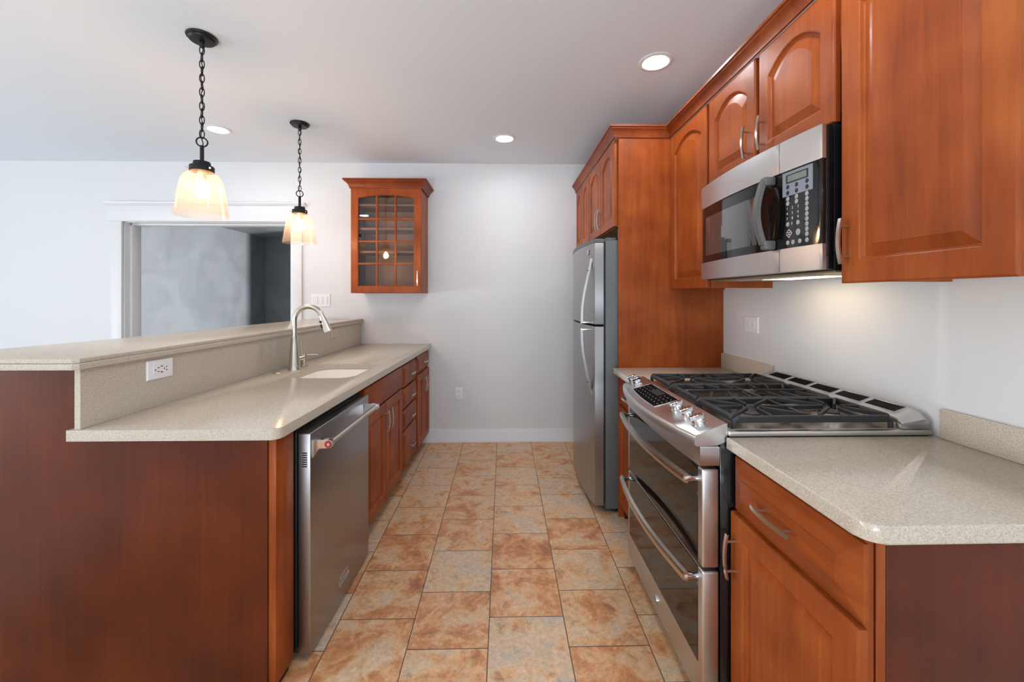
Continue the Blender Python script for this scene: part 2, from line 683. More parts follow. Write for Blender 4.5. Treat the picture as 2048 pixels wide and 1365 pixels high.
def crown_mb(path, z0, z1, out, closed=False, sign=1):
    """crown profile swept along a 2-D path with mitred corners; outward is to the left of travel * sign"""
    h = z1 - z0
    prof = [(0, 0), (0.10 * out + 0.004, 0), (0.12 * out + 0.004, 0.16 * h), (0.26 * out, 0.22 * h), (0.36 * out, 0.40 * h), (0.55 * out, 0.58 * h),
            (0.80 * out, 0.70 * h), (0.82 * out, 0.80 * h), (out, 0.84 * h), (out, h), (0, h)]
    P = [Vector((p[0], p[1])) for p in path]
    nrm = []
    for a, b in zip(P, P[1:]):
        d = (b - a).normalized()
        nrm.append(Vector((-d.y, d.x)) * sign)
    mit = []
    for i in range(len(P)):
        if i == 0:
            mit.append(nrm[0])
        elif i == len(P) - 1:
            mit.append(nrm[-1])
        else:
            mvec = nrm[i - 1] + nrm[i]
            mit.append(mvec / (mvec.dot(nrm[i])))
    mb = MB()
    mb.loops([[(p.x + m_.x * o, p.y + m_.y * o, z0 + z) for o, z in prof] for p, m_ in zip(P, mit)])
    return mb


Z = Vector((0, 0, 1))
YV = Vector((0, 1, 0))
XV = Vector((1, 0, 0))

# ================================================================== THE SETTING
T = 0.16
struct('floor', MB().box(-2.2, RIGHT_X + 0.3, REAR_Y - 0.3, BACK_Y + T, -0.1, 0), M['tile'])
struct('floor_left', MB().box(LEFT_X - 0.3, -2.201, REAR_Y - 0.3, BACK_Y + T, -0.1, 0).box(LEFT_X - 0.3, RIGHT_X, BACK_Y + T + 0.001, 9.0, -0.1, 0), M['bounce_floor'])  # unseen pale floor, put in to bounce neutral light onto the ceiling
struct('ceiling', MB().box(LEFT_X - 0.3, RIGHT_X + 0.3, REAR_Y - 0.3, 9.0, CEIL, CEIL + 0.1), M['ceil'])
struct('ceiling_far', MB().box(LEFT_X, -1.6, BACK_Y + T + 0.001, 9.0, CEIL - 0.004, CEIL - 0.0005), M['grey'])
struct('wall_right', MB().box(RIGHT_X, RIGHT_X + 0.15, REAR_Y - 0.15, BACK_Y + T, 0, CEIL), M['wall'])
DX0, DX1, DZ = -3.486, -1.959, 2.041
struct('wall_back', MB().box(DX1, RIGHT_X, BACK_Y, BACK_Y + T, 0, CEIL).box(LEFT_X, DX0, BACK_Y, BACK_Y + T, 0, CEIL)
       .box(DX0, DX1, BACK_Y, BACK_Y + T, DZ, CEIL), M['wall'])
wy0, wy1, wz0, wz1 = -1.3, 0.7, 0.35, 2.25
struct('wall_left', MB().box(LEFT_X - 0.15, LEFT_X, REAR_Y - 0.15, wy0, 0, CEIL).box(LEFT_X - 0.15, LEFT_X, wy1, BACK_Y + T, 0, CEIL)
       .box(LEFT_X - 0.15, LEFT_X, wy0, wy1, 0, wz0).box(LEFT_X - 0.15, LEFT_X, wy0, wy1, wz1, CEIL), M['wall'])
rw = [(-1.8, 0.6)]
mb = MB()
xs = [LEFT_X] + [v for r_ in rw for v in r_] + [RIGHT_X]
for a, b in zip(xs[0::2], xs[1::2]):
    mb.box(a, b, REAR_Y - 0.15, REAR_Y, 0, CEIL)
for a, b in rw:
    mb.box(a, b, REAR_Y - 0.15, REAR_Y, 0, 0.1).box(a, b, REAR_Y - 0.15, REAR_Y, 2.1, CEIL)
struct('wall_front', mb, M['wall'])


def window(name, x0, x1, y0, y1, z0, z1, axis):
    mb = MB()
    if axis == 'y':
        ym = y0
        mb.box(x0 - .08, x1 + .08, ym, ym + 0.02, z1, z1 + .09).box(x0 - .1, x1 + .1, ym, ym + 0.05, z0 - .03, z0)
        mb.box(x0 - .08, x0, ym, ym + .02, z0, z1).box(x1, x1 + .08, ym, ym + .02, z0, z1)
        for k in (1, 2):
            xm = x0 + (x1 - x0) * k / 3
            mb.box(xm - .04, xm + .04, ym + .002, ym + .02, z0, z1)
    else:
        xm = x0
        mb.box(xm, xm + .02, y0 - .08, y1 + .08, z1, z1 + .09).box(xm, xm + .05, y0 - .1, y1 + .1, z0 - .03, z0)
        mb.box(xm, xm + .02, y0 - .08, y0, z0, z1).box(xm, xm + .02, y1, y1 + .08, z0, z1)
        for k in (1, 2, 3):
            ym = y0 + (y1 - y0) * k / 4
            mb.box(xm + .002, xm + .02, ym - .03, ym + .03, z0, z1)
    struct(name, mb, M['trim'])


window('window_1', rw[0][0], rw[0][1], REAR_Y, 0, 0.1, 2.1, 'y')
window('window_2', LEFT_X, 0, wy0, wy1, wz0, wz1, 'x')

# doorway casing, header with a cap, stepped jamb
mb = MB()
yb = BACK_Y
mb.box(-3.585, DX0, yb - 0.018, yb, 0, DZ, 0.002).box(DX1, -1.858, yb - 0.018, yb, 0, DZ, 0.002)
mb.box(-3.60, -1.843, yb - 0.022, yb, DZ, 2.187, 0.002)
mb.box(-3.606, -1.837, yb - 0.03, yb, DZ - 0.002, DZ + 0.008, 0.002)
mb.prism([(yb, 2.187), (yb - 0.03, 2.187), (yb - 0.034, 2.192), (yb - 0.05, 2.202), (yb - 0.052, 2.212), (yb, 2.212)], -3.62, -1.823, 'x')
struct('trim_1', mb, M['trim'])
mb = MB()
mb.box(DX0, DX0 + 0.006, yb + 0.012, yb + T + 0.01, 0, DZ).box(DX1 - 0.006, DX1, yb + 0.012, yb + T + 0.01, 0, DZ).box(DX0, DX1, yb + 0.012, yb + T + 0.01, DZ - 0.006, DZ)
mb.box(DX0, DX0 + 0.018, yb + 0.07, yb + T + 0.008, 0, DZ - 0.006, 0.002).box(DX1 - 0.018, DX1, yb + 0.07, yb + T + 0.008, 0, DZ - 0.006, 0.002)
mb.box(DX0, DX1, yb + 0.07, yb + T + 0.008, DZ - 0.022, DZ - 0.006, 0.002)
struct('door_1', mb, M['trim'])
# back wall skirting
prof = [(BACK_Y, 0), (BACK_Y - 0.026, 0), (BACK_Y - 0.026, 0.016), (BACK_Y - 0.016, 0.03), (BACK_Y - 0.014, 0.085), (BACK_Y - 0.012, 0.092), (BACK_Y - 0.008, 0.105),
        (BACK_Y - 0.006, 0.117), (BACK_Y, 0.117)]
struct('baseboard_back', MB().prism(prof, -0.80, RIGHT_X - 0.001, 'x'), M['trim'])
struct('baseboard_left', MB().prism(prof, LEFT_X, -3.585, 'x'), M['trim'])

# the grey room behind the doorway
GX, GY = -4.99, 8.65
struct('wall_far', MB().box(GX - 0.12, GX, BACK_Y + T, GY + 0.12, 0, CEIL).box(GX - 0.12, -1.6, GY, GY + 0.12, 0, CEIL)
       .box(-1.7, -1.6, BACK_Y + T, 6.1, 0, CEIL).box(-1.7, -1.6, 6.726, GY, 0, CEIL).box(-1.7, -1.6, 6.1, 6.726, 0, 0.75).box(-1.7, -1.6, 6.1, 6.726, 2.25, CEIL), M['grey'])

# ================================================================== PENINSULA (left)
CT, CB = 0.914, 0.878


def back_y(xl, off=0.002):
    """y in the peninsula frame of the back wall at local x"""
    a = 21.0 / 815.0
    return (BACK_Y - off + xl * math.sin(a)) / math.cos(a)


NEAR = 1.325


def near_y(xl, y0=NEAR):
    return y0 + 0.022 * (xl + 0.769)


# countertop with the sink cut-out
CX0, CX1 = -1.448, -0.769
outer = []
cr = 0.035
outer += [(CX0, near_y(CX0))]
cx, cy = CX1 - cr, near_y(CX1) + cr
for i in range(9):
    a = -PI / 2 + i * PI / 16
    outer.append((cx + cr * math.cos(a), cy + cr * math.sin(a)))
outer += [(CX1, back_y(CX1)), (CX0, back_y(CX0))]
SX0, SX1, SY0, SY1, SR = -1.25, -0.868, 2.165, 2.645, 0.095
hole = []
for (hx, hy, a0) in ((SX1 - SR, SY0 + SR, -PI / 2), (SX1 - SR, SY1 - SR, 0), (SX0 + SR, SY1 - SR, PI / 2), (SX0 + SR, SY0 + SR, PI)):
    for i in range(9):
        a = a0 + i * PI / 16
        hole.append((hx + SR * math.cos(a), hy + SR * math.sin(a)))


def slab_with_hole(outer, hole, z0, z1, bev):
    mb = MB()
    bm = mb.bm
    layers = []
    for z in (z0, z1):
        vo = [bm.verts.new((x, y, z)) for x, y in outer]
        vh = [bm.verts.new((x, y, z)) for x, y in hole]
        eo = [bm.edges.new((vo[i], vo[(i + 1) % len(vo)])) for i in range(len(vo))]
        eh = [bm.edges.new((vh[i], vh[(i + 1) % len(vh)])) for i in range(len(vh))]
        bmesh.ops.triangle_fill(bm, use_beauty=True, use_dissolve=False, edges=eo + eh)
        layers.append((vo, vh))
    for k in (0, 1):
        a, b = layers[0][k], layers[1][k]
        n = len(a)
        for i in range(n):
            bm.faces.new((a[i], a[(i + 1) % n], b[(i + 1) % n], b[i]))
    if bev:
        vo, vh = layers[1]
        es = []
        for ring in (vo, vh):
            for i in range(len(ring)):
                e = bm.edges.get((ring[i], ring[(i + 1) % len(ring)]))
                es.append(e)
        bmesh.ops.bevel(bm, geom=es, offset=bev, segments=2, profile=0.5, affect='EDGES', clamp_overlap=True)
    return mb


ct = thing('countertop', 'long beige speckled countertop of the peninsula with a sink cut into it', 'countertop', (-1.1, 2.5, CB), LF)
slab_with_hole(outer, hole, CB, CT, 0.004).build('slab', M['counter'], ct)
SPX = -1.411
mb = MB()
mb.prism([(SPX - 0.019, near_y(SPX) + 0.008), (SPX, near_y(SPX) + 0.008), (SPX, back_y(SPX)), (SPX - 0.019, back_y(SPX))], CT, 1.112, 'z', 0.001, 1)
bs = mb.build('backsplash', M['counter'], None, (SPX, 2.5, CT), frame=LF)
tag(bs, 'tall beige speckled backsplash between the peninsula counter and the raised bar', 'backsplash')

# raised bar top: two layers make the stepped edge
bt = thing('bar_top', 'raised beige speckled bar top with a stepped edge along the peninsula', 'bar top', (-1.65, 2.5, 1.112), LF)


def bar_poly(ins):
    x1 = -1.392 - ins
    yn = 1.300
    c = 0.012
    return [(-2.02, near_y(-2.02, yn) + ins), (x1 - c, near_y(x1, yn) + ins), (x1, near_y(x1, yn) + ins + c), (x1, back_y(x1)), (-1.868, back_y(-1.868)), (-1.90, 1.95)]


MB().prism(bar_poly(0.0), 1.112, 1.132, 'z', 0.003, 2).build('lower_layer', M['counter'], bt)
MB().prism(bar_poly(0.007), 1.132, 1.147, 'z', 0.003, 2).build('upper_layer', M['counter'], bt)

# wooden end wall of the peninsula
ep = thing('end_panel', 'wide reddish brown wooden end panel closing the near end of the peninsula', 'panel', (-1.3, 1.42, 0), LF)
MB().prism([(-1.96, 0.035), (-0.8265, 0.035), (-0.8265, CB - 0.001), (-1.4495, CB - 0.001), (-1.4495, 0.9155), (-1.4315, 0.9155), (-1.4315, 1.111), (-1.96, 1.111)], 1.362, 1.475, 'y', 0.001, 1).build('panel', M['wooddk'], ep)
MB().box(-0.826, -0.800, 1.3662, 1.475, 0.035, CB - 0.001, 0.002).build('corner_post', M['wood'], ep)
MB().box(-1.90, -0.815, 1.39, 1.47, 0, 0.035).build('plinth', M['toe'], ep)
kw = MB().box(-1.56, SPX - 0.021, 1.476, back_y(-1.5) - 0.01, 0, 1.111).build('wall_peninsula', M['wall'], None, (-1.5, 2.6, 0), frame=LF)
kw['kind'] = 'structure'

# base cabinets of the peninsula
FX = -0.80       # face frame plane
DXF = -0.78      # door faces
PW = XV


def lcab(name, label, y0, y1, base_y=None):
    t = thing(name, label, 'cabinet', (-1.1, (y0 + y1) / 2, 0), LF)
    return t


def lcarcass(t, y0, y1):
    mb = MB()
    mb.box(-1.385, FX - 0.018, y0, y0 + 0.016, 0.10, CB - 0.001).box(-1.385, FX - 0.018, y1 - 0.016, y1, 0.10, CB - 0.001)
    mb.box(-1.385, FX - 0.018, y0 + 0.016, y1 - 0.016, 0.10, 0.116).box(-1.385, -1.372, y0 + 0.016, y1 - 0.016, 0.116, CB - 0.001)
    mb.build('carcass', M['wood'], t)
    mb = MB()
    mb.box(FX - 0.018, FX, y0, y0 + 0.03, 0.10, CB - 0.001).box(FX - 0.018, FX, y1 - 0.03, y1, 0.10, CB - 0.001)
    mb.box(FX - 0.018, FX, y0 + 0.03, y1 - 0.03, 0.10, 0.13).box(FX - 0.018, FX, y0 + 0.03, y1 - 0.03, 0.70, 0.73).box(FX - 0.018, FX, y0 + 0.03, y1 - 0.03, CB - 0.03, CB - 0.001)
    mb.build('face_frame', M['wood'], t)
    MB().box(-0.885, -0.87, y0, y1, 0, 0.10).build('toe_kick', M['toe'], t)


def ldoor(t, y0, y1, z0, z1, hy, hz):
    d = door_mb((FX, y0, z0), YV, Z, XV, y1 - y0, z1 - z0).build('door', M['wood'], t, sharp=9)
    pull_mb((DXF, hy, hz), Z, XV).build('handle', M['nickel'], d)


def ldrawer(t, y0, y1, z0, z1, handle=True):
    d = drawer_mb((FX, y0, z0), YV, Z, XV, y1 - y0, z1 - z0).build('drawer', M['woodh'], t, sharp=9)
    if handle:
        pull_mb((DXF + 0.002, (y0 + y1) / 2, (z0 + z1) / 2 + 0.004), YV, XV, 0.118, 0.03).build('handle', M['nickel'], d)


t = lcab('sink_base_cabinet', 'reddish brown two door sink base cabinet right beside the steel dishwasher', 2.118, 2.868)
lcarcass(t, 2.118, 2.868)
MB().box(FX, DXF, 2.13, 2.842, 0.718, 0.862, 0.003).build('false_front', M['woodh'], t)
ldoor(t, 2.13, 2.483, 0.105, 0.705, 2.452, 0.60)
ldoor(t, 2.488, 2.842, 0.105, 0.705, 2.520, 0.60)
t = lcab('drawer_base_cabinet', 'reddish brown narrow base cabinet with a stack of four drawers', 2.868, 3.285)
lcarcass(t, 2.868, 3.285)
for z0, z1 in ((0.696, 0.852), (0.541, 0.684), (0.386, 0.530), (0.100, 0.374)):
    ldrawer(t, 2.885, 3.268, z0, z1)
t = lcab('base_cabinet', 'reddish brown base cabinet with one drawer over two narrow doors against the back wall', 3.285, 3.77)
lcarcass(t, 3.285, 3.765)
ldrawer(t, 3.30, 3.745, 0.718, 0.862)
ldoor(t, 3.30, 3.520, 0.105, 0.705, 3.495, 0.60)
ldoor(t, 3.525, 3.745, 0.105, 0.705, 3.55, 0.60)

# sink bowl
sk = thing('kitchen_sink', 'white undermount sink bowl set into the peninsula countertop', 'sink', (-1.06, 2.4, 0.68), LF)


def offs(poly, d):
    cxm, cym = (SX0 + SX1) / 2, (SY0 + SY1) / 2
    hx, hy = (SX1 - SX0) / 2, (SY1 - SY0) / 2
    return [(cxm + (x - cxm) * (1 + d / hx), cym + (y - cym) * (1 + d / hy)) for x, y in poly]


def L3(poly, z):
    return [(x, y, z) for x, y in poly]


MB().loops([L3(offs(hole, 0.028), CB - 0.002), L3(offs(hole, 0.0), CB - 0.002), L3(offs(hole, -0.002), CB - 0.01), L3(offs(hole, -0.006), 0.73), L3(offs(hole, -0.02), 0.70), L3(offs(hole, -0.06), 0.692),
            ], cap0=False, cap1=True).loops([L3(offs(hole, 0.028), CB - 0.0021), L3(offs(hole, 0.028), CB - 0.012), L3(offs(hole, 0.01), CB - 0.014), L3(offs(hole, 0.006), 0.72), L3(offs(hole, -0.02), 0.68)], cap0=False, cap1=True).build('bowl', M['sink'], sk)
MB().lathe([(0.0, 0.6945), (0.03, 0.6945), (0.042, 0.6935), (0.043, 0.6922)], (-1.06, 2.42, 0), 24).build('drain', M['chrome'], sk)

# faucet
FXc, FYc = -1.305, 2.415
fa = thing('kitchen_faucet', 'brushed nickel gooseneck pull-down faucet standing behind the sink', 'faucet', (FXc, FYc, CT), LF)
MB().lathe([(0.0, 0), (0.036, 0), (0.036, 0.004), (0.033, 0.008), (0.031, 0.03), (0.026, 0.10), (0.020, 0.165), (0.0165, 0.200), (0.0155, 0.203), (0, 0.203)], (FXc, FYc, CT), 28).build('body', M['nickel'], fa)
pts = [(FXc, FYc, CT + 0.2), (FXc, FYc, CT + 0.26), (FXc, FYc, CT + 0.292)]
ra = 0.084
for i in range(1, 20):
    a = PI - i * (PI * 0.90) / 19
    pts.append((FXc + ra + ra * math.cos(a), FYc, CT + 0.292 + ra * math.sin(a)))
MB().tube(pts, 0.0145, 16).build('spout', M['nickel'], fa)
e = Vector(pts[-1])
d = (Vector(pts[-1]) - Vector(pts[-2])).normalized()
d = Vector((0.36, 0, -0.93)).normalized()
sp = MB().tube([e - d * 0.004, e + d * 0.004, e + d * 0.03, e + d * 0.085, e + d * 0.099, e + d * 0.101], [0.0155, 0.0165, 0.0185, 0.0265, 0.0285, 0.022], 20).build('spray_head', M['nickel'], fa)
nrm = Vector((-0.93, 0, -0.36))
side = (nrm * 0.6 + Vector((0, -0.8, 0))).normalized()
for k, (s, ln) in enumerate(((0.03, 0.008), (0.058, 0.014))):
    c = e + d * s + side * (0.0185 + 0.008 * (s / 0.085))
    MB().tube([c - d * ln, c - d * ln * 0.5, c + d * ln * 0.5, c + d * ln], [0.002, 0.0065, 0.0065, 0.002], 10).build('spray_button', M['black'], sp)
hd = MB().cyl((FXc + 0.01, FYc + 0.022, CT + 0.06), (FXc + 0.026, FYc + 0.058, CT + 0.066), 0.016, 16, 0.015).tube(
    [(FXc + 0.022, FYc + 0.05, CT + 0.07), (FXc + 0.021, FYc + 0.052, CT + 0.10), (FXc + 0.018, FYc + 0.054, CT + 0.16)], [0.009, 0.008, 0.010], 12, flat=0.5).build('lever', M['nickel'], fa)

sd = thing('soap_dispenser', 'small brushed nickel soap pump with a thin spout just behind the faucet', 'soap dispenser', (-1.316, 2.545, CT), LF)
MB().lathe([(0, 0), (0.022, 0), (0.022, 0.006), (0.0165, 0.009), (0.0165, 0.075), (0.015, 0.078), (0, 0.078)], (-1.316, 2.545, CT), 20).build('body', M['nickel'], sd)
MB().tube([(-1.305, 2.548, CT + 0.068), (-1.24, 2.565, CT + 0.070), (-1.236, 2.566, CT + 0.062)], [0.0045, 0.004, 0.0035], 10).build('nozzle', M['nickel'], sd)
ab = thing('disposal_button', 'small round metal push button in the countertop left of the faucet', 'button', (-1.345, 2.31, CT), LF)
MB().lathe([(0, 0), (0.026, 0), (0.026, 0.003), (0.022, 0.005), (0.016, 0.005)], (-1.345, 2.31, CT), 24).build('ring', M['nickel'], ab)
MB().lathe([(0.0, 0.0051), (0.0145, 0.0051), (0.0145, 0.007), (0.012, 0.008), (0, 0.008)], (-1.345, 2.31, CT), 20).build('cap', M['nickel'], ab)

# dishwasher
DW = -0.750
dy0, dy1 = 1.498, 2.097
dw = thing('dishwasher', 'stainless steel dishwasher with a towel bar handle under the peninsula counter', 'dishwasher', (-1.1, 1.8, 0), LF)
mb = MB().box(-1.36, -0.818, 1.482, 2.112, 0.03, 0.868, 0.003)
for x in (-1.3, -0.95):
    for y in (1.53, 2.06):
        mb.cyl((x, y, 0), (x, y, 0.03), 0.015, 12)
mb.build('tub', M['black'], dw)
mb = MB().box(-0.816, -0.807, 1.487, 2.107, 0.04, 0.855, 0.002).box(-0.806, -0.799, 1.492, 2.102, 0.05, 0.848, 0.002)
mb.build('door_gasket', M['blackm'], dw)
MB().box(-0.90, -0.88, 1.484, 2.11, 0.0, 0.03).build('toe_kick', M['toe'], dw)
door = MB().box(-0.796, DW, dy0, dy1, 0.026, 0.842, 0.003, 3).build('door', M['steeld'], dw)
mb = MB()
for k in range(7):
    z = 0.718 + k * 0.0083
    mb.box(-0.781, -0.762, dy0 - 0.0006, dy0 + 0.004, z, z + 0.0045, 0.0)
mb.build('vent_slots', M['slot'], door)
brk = []
for yb_, s in ((1.521, 1), (2.034, -1)):
    y_a, y_b = yb_ - 0.010, yb_ + 0.010
    hb = MB()
    hb.prism([(DW, 0.783), (DW, 0.745), (DW + 0.024, 0.783), (DW + 0.064, 0.783), (DW + 0.072, 0.788), (DW + 0.075, 0.798), (DW + 0.070, 0.811), (DW + 0.060, 0.814), (DW, 0.814)], y_a, y_b, 'y', 0.001, 1)
    brk.append(hb)
hd = MB().cyl((-0.690, 1.53, 0.798), (-0.690, 2.025, 0.798), 0.0115, 18).build('handle', M['nickel'], door)
for hb in brk:
    hb.build('bracket', M['chrome'], door)
MB().lathe([(0.0065, -0.0012), (0.0135, -0.0012), (0.0135, 0.001), (0.0065, 0.001)], (-0.690, 1.5105, 0.798), 24, 'y', True).build('medallion', M['red'], door)
MB().lathe([(0.0, -0.0015), (0.0058, -0.0015), (0.0062, 0.001)], (-0.690, 1.5105, 0.798), 16, 'y').build('medallion_centre', M['nickel'], door)
mb = MB()
a, b, c, d_ = 1.742, 1.848, 0.097, 0.133
for q in ((a, b, c, c + 0.003), (a, b, d_ - 0.003, d_), (a, a + 0.003, c, d_), (b - 0.003, b, c, d_)):
    mb.box(DW - 0.0005, DW + 0.0015, *q)
mb.box(DW - 0.0005, DW + 0.0006, a + 0.012, b - 0.012, c + 0.016, c + 0.020)
mb.build('name_plate', M['chrome'], door)


# wall plates on the splash
def plate(name, label, cat, C, U, W, wd, ht, frame=None, mat=None, base_off=0.0):
    C, U, W = Vector(C), Vector(U), Vector(W)
    t = thing(name, label, cat, C, frame)
    mb = MB()

    def R(i, z):
        return [C + U * (sx * (wd / 2 - i)) + Z * (sz * (ht / 2 - i)) + W * z for sx, sz in ((-1, -1), (1, -1), (1, 1), (-1, 1))]
    mb.loops([R(0, 0.0005), R(0, 0.003), R(0.003, 0.0065), R(0.006, 0.007)])
    mb.build('cover_plate', mat or M['plate'], t)
    return t


def quad_block(mb, C, U, W, u, v, wd, ht, z0, z1):
    C, U, W = Vector(C), Vector(U), Vector(W)
    lo = [C + U * (u + sx * wd / 2) + Z * (v + sz * ht / 2) + W * z0 for sx, sz in ((-1, -1), (1, -1), (1, 1), (-1, 1))]
    hi = [p + W * (z1 - z0) for p in lo]
    mb.loops([lo, hi])


C = (SPX, 1.614, 1.060)
t = plate('power_outlet', 'white sideways outlet with charging ports on the near end of the backsplash', 'outlet', C, YV, XV, 0.118, 0.076, LF)
mb = MB()
quad_block(mb, C, YV, XV, 0, -0.002, 0.068, 0.034, 0.006, 0.0085)
rc = mb.build('receptacle', M['plate'], t)
mb = MB()
for u, v, a, b in ((-0.026, -0.001, 0.004, 0.006), (-0.013, 0.007, 0.009, 0.003), (-0.013, -0.008, 0.009, 0.003), (0.002, 0.011, 0.010, 0.004), (0.002, -0.012, 0.010, 0.004), (0.014, 0.0, 0.004, 0.006), (0.025, 0.006, 0.008, 0.003), (0.025, -0.007, 0.008, 0.003)):
    quad_block(mb, C, YV, XV, u, v, a, b, 0.0083, 0.0088)
mb.build('slots', M['slot'], rc)
C = (SPX, 3.19, 1.060)
t = plate('blank_cover', 'small pinkish blank cover plate on the backsplash beyond the faucet', 'cover plate', C, YV, XV, 0.125, 0.072, LF, M['almond'])
mb = MB()
quad_block(mb, C, YV, XV, 0, 0, 0.066, 0.033, 0.0068, 0.0075)
mb.build('insert', M['almond'], t)

# ================================================================== BACK WALL
C = (-1.689, BACK_Y, 1.317)
t = plate('light_switch', 'white triple rocker light switch beside the doorway', 'switch', C, XV, -YV, 0.176, 0.120)
for k in (-1, 0, 1):
    mb = MB()
    quad_block(mb, C, XV, -YV, k * 0.046, 0, 0.034, 0.068, 0.0065, 0.0098)
    mb.build('rocker', M['plate'], t)
    for sx in (-1, 1):
        mb = MB()
        quad_block(mb, C, XV, -YV, k * 0.046 + sx * 0.0185, 0, 0.0012, 0.070, 0.0065, 0.0072)
        mb.build('rocker_gap', M['key'], t)


def duplex(name, label, C, U, W, wd=0.074, ht=0.118, horizontal=False):
    t = plate(name, label, 'outlet', C, U, W, wd, ht)
    for s in (-1, 1):
        mb = MB()
        if horizontal:
            quad_block(mb, C, U, W, s * 0.02, 0, 0.028, 0.034, 0.0065, 0.009)
        else:
            quad_block(mb, C, U, W, 0, s * 0.02, 0.034, 0.028, 0.0065, 0.009)
        r_ = mb.build('receptacle', M['plate'], t)
        mb = MB()
        for k in (-1, 1):
            if horizontal:
                quad_block(mb, C, U, W, s * 0.02 + 0.002, k * 0.006, 0.008, 0.002, 0.0088, 0.0093)
            else:
                quad_block(mb, C, U, W, k * 0.006, s * 0.02 + 0.002, 0.002, 0.008, 0.0088, 0.0093)
        mb.build('slots', M['slot'] if not horizontal else M['key'], r_)
    return t


duplex('power_outlet', 'white outlet low on the bare back wall above the baseboard', (-0.415, BACK_Y, 0.446), XV, -YV)
duplex('power_outlet', 'white outlet on the right wall above the cooktop end of the counter', (RIGHT_X, 2.19, 1.196), YV, -XV, 0.122, 0.088, True)

# glass fronted wall cabinet
gx0, gx1, gz0, gz1, gy = -1.297, -0.700, 1.381, 2.285, 3.485
gc = thing('glass_door_cabinet', 'small reddish brown wall cabinet with a twelve pane glass door on the back wall', 'cabinet', (-1.0, 3.65, gz0))
mb = MB()
yy0, yy1 = gy + 0.02, BACK_Y - 0.001
mb.box(gx0 + .003, gx0 + 0.021, yy0, yy1, gz0, gz1).box(gx1 - 0.021, gx1 - .003, yy0, yy1, gz0, gz1)
mb.box(gx0 + 0.021, gx1 - 0.021, yy0, yy1, gz1 - 0.018, gz1).box(gx0 + 0.021, gx1 - 0.021, yy0, yy1, gz0, gz0 + 0.018)
mb.build('carcass', M['wood'], gc)
MB().box(gx0 + 0.021, gx1 - 0.021, yy1 - 0.012, yy1, gz0 + 0.018, gz1 - 0.018).build('back', M['cab_in'], gc)
for z in (1.745, 1.945, 2.150):
    MB().box(gx0 + 0.022, gx1 - 0.022, yy0 + 0.03, yy1 - 0.013, z - 0.018, z, 0.002).build('shelf', M['cab_in'], gc)
# glazed door: frame loops (arched opening) + muntins + pane
O = Vector((gx0, yy0, gz0))
W_ = -YV
wd, ht, st, arch = gx1 - gx0, gz1 - gz0 - 0.008, 0.062, 0.026


def GR(i, z):
    return rect_loop(O, XV, Z, W_, i, wd - i, i, ht - i, z)


def GA(i, z):
    return rect_loop(O, XV, Z, W_, st + i, wd - st - i, 0.058 + i, ht - 0.086 - i, z, arch)


gd = MB().loops([GA(0, 0), GR(0, 0), GR(0, 0.015), GR(0.004, 0.02), GA(-0.003, 0.02), GA(0.003, 0.014), GA(0.003, 0.0), GA(0, 0)], False, False).build('door', M['wood'], gc)
ox0, ox1, oz0, oz1 = gx0 + st, gx1 - st, gz0 + 0.058, gz0 + ht - 0.086
mb = MB()
for k in (1, 2):
    x = ox0 + (ox1 - ox0) * k / 3
    mb.box(x - 0.008, x + 0.008, yy0 - 0.016, yy0 - 0.003, oz0 - 0.004, oz1 + arch * 0.93, 0.003)
for k in (1, 2, 3):
    z = oz0 + (oz1 + 0.012 - oz0) * k / 4
    mb.box(ox0 - 0.004, ox1 + 0.004, yy0 - 0.015, yy0 - 0.003, z - 0.008, z + 0.008, 0.003)
mb.build('muntins', M['wood'], gd)
MB().loops([rect_loop(O, XV, Z, W_, st - 0.004, wd - st + 0.004, 0.054, ht - 0.082, 0.003, arch), rect_loop(O, XV, Z, W_, st - 0.004, wd - st + 0.004, 0.054, ht - 0.082, 0.006, arch)]).build('glass', M['pane'], gd)
pull_mb((gx1 - 0.028, yy0 - 0.02, gz0 + 0.125), Z, -YV).build('handle', M['nickel'], gd)
crown_mb([(gx0, yy1), (gx0, yy0 - 0.018), (gx1, yy0 - 0.018), (gx1, yy1)], 2.272, 2.345, 0.052, sign=-1).build('crown', M['crown'], gc)
MB().box(gx0 + .004, gx1 - .004, yy0 - 0.016, yy1, gz1 + 0.001, 2.340).build('top_board', M['wood'], gc)

# ================================================================== RIGHT RUN
XU = 1.02      # upper door faces
UB = 1.388
UT = 2.332


def rdoor(t, x, y_near, y_far, z0, z1, hy=None, hz=None, arch=0.0, stile=0.055, rail=0.058, mat='wood', length=0.135):
    d = door_mb((x + 0.02, y_far, z0), -YV, Z, -XV, y_far - y_near, z1 - z0, arch, stile=stile, rail=rail).build('door', M[mat], t, sharp=9)
    if hy is not None:
        pull_mb((x, hy, hz), Z, -XV, length).build('handle', M['nickel'], d)
    return d


def ucarcass(t, x0, y0, y1, z0, z1, raw=True):
    xb = RIGHT_X - 0.002
    mb = MB()
    mb.box(x0, xb, y0, y0 + 0.016, z0, z1).box(x0, xb, y1 - 0.016, y1, z0, z1).box(xb - 0.012, xb, y0 + 0.016, y1 - 0.016, z0 + 0.025, z1)
    mb.box(x0, x0 + 0.018, y0 + 0.016, y1 - 0.016, z0, z0 + 0.035).box(x0, x0 + 0.018, y0 + 0.016, y1 - 0.016, z1 - 0.04, z1).box(x0, xb - 0.012, y0 + 0.016, y1 - 0.016, z1 - 0.016, z1 - 0.0005)
    mb.box(x0, x0 + 0.018, y0 + 0.016, y0 + 0.04, z0, z1).box(x0, x0 + 0.018, y1 - 0.04, y1 - 0.016, z0, z1)
    mb.build('carcass', M['wood'], t)
    MB().box(x0 + 0.018, xb - 0.012, y0 + 0.016, y1 - 0.016, z0 + 0.012, z0 + 0.025).build('bottom_board', M['raw'], t)


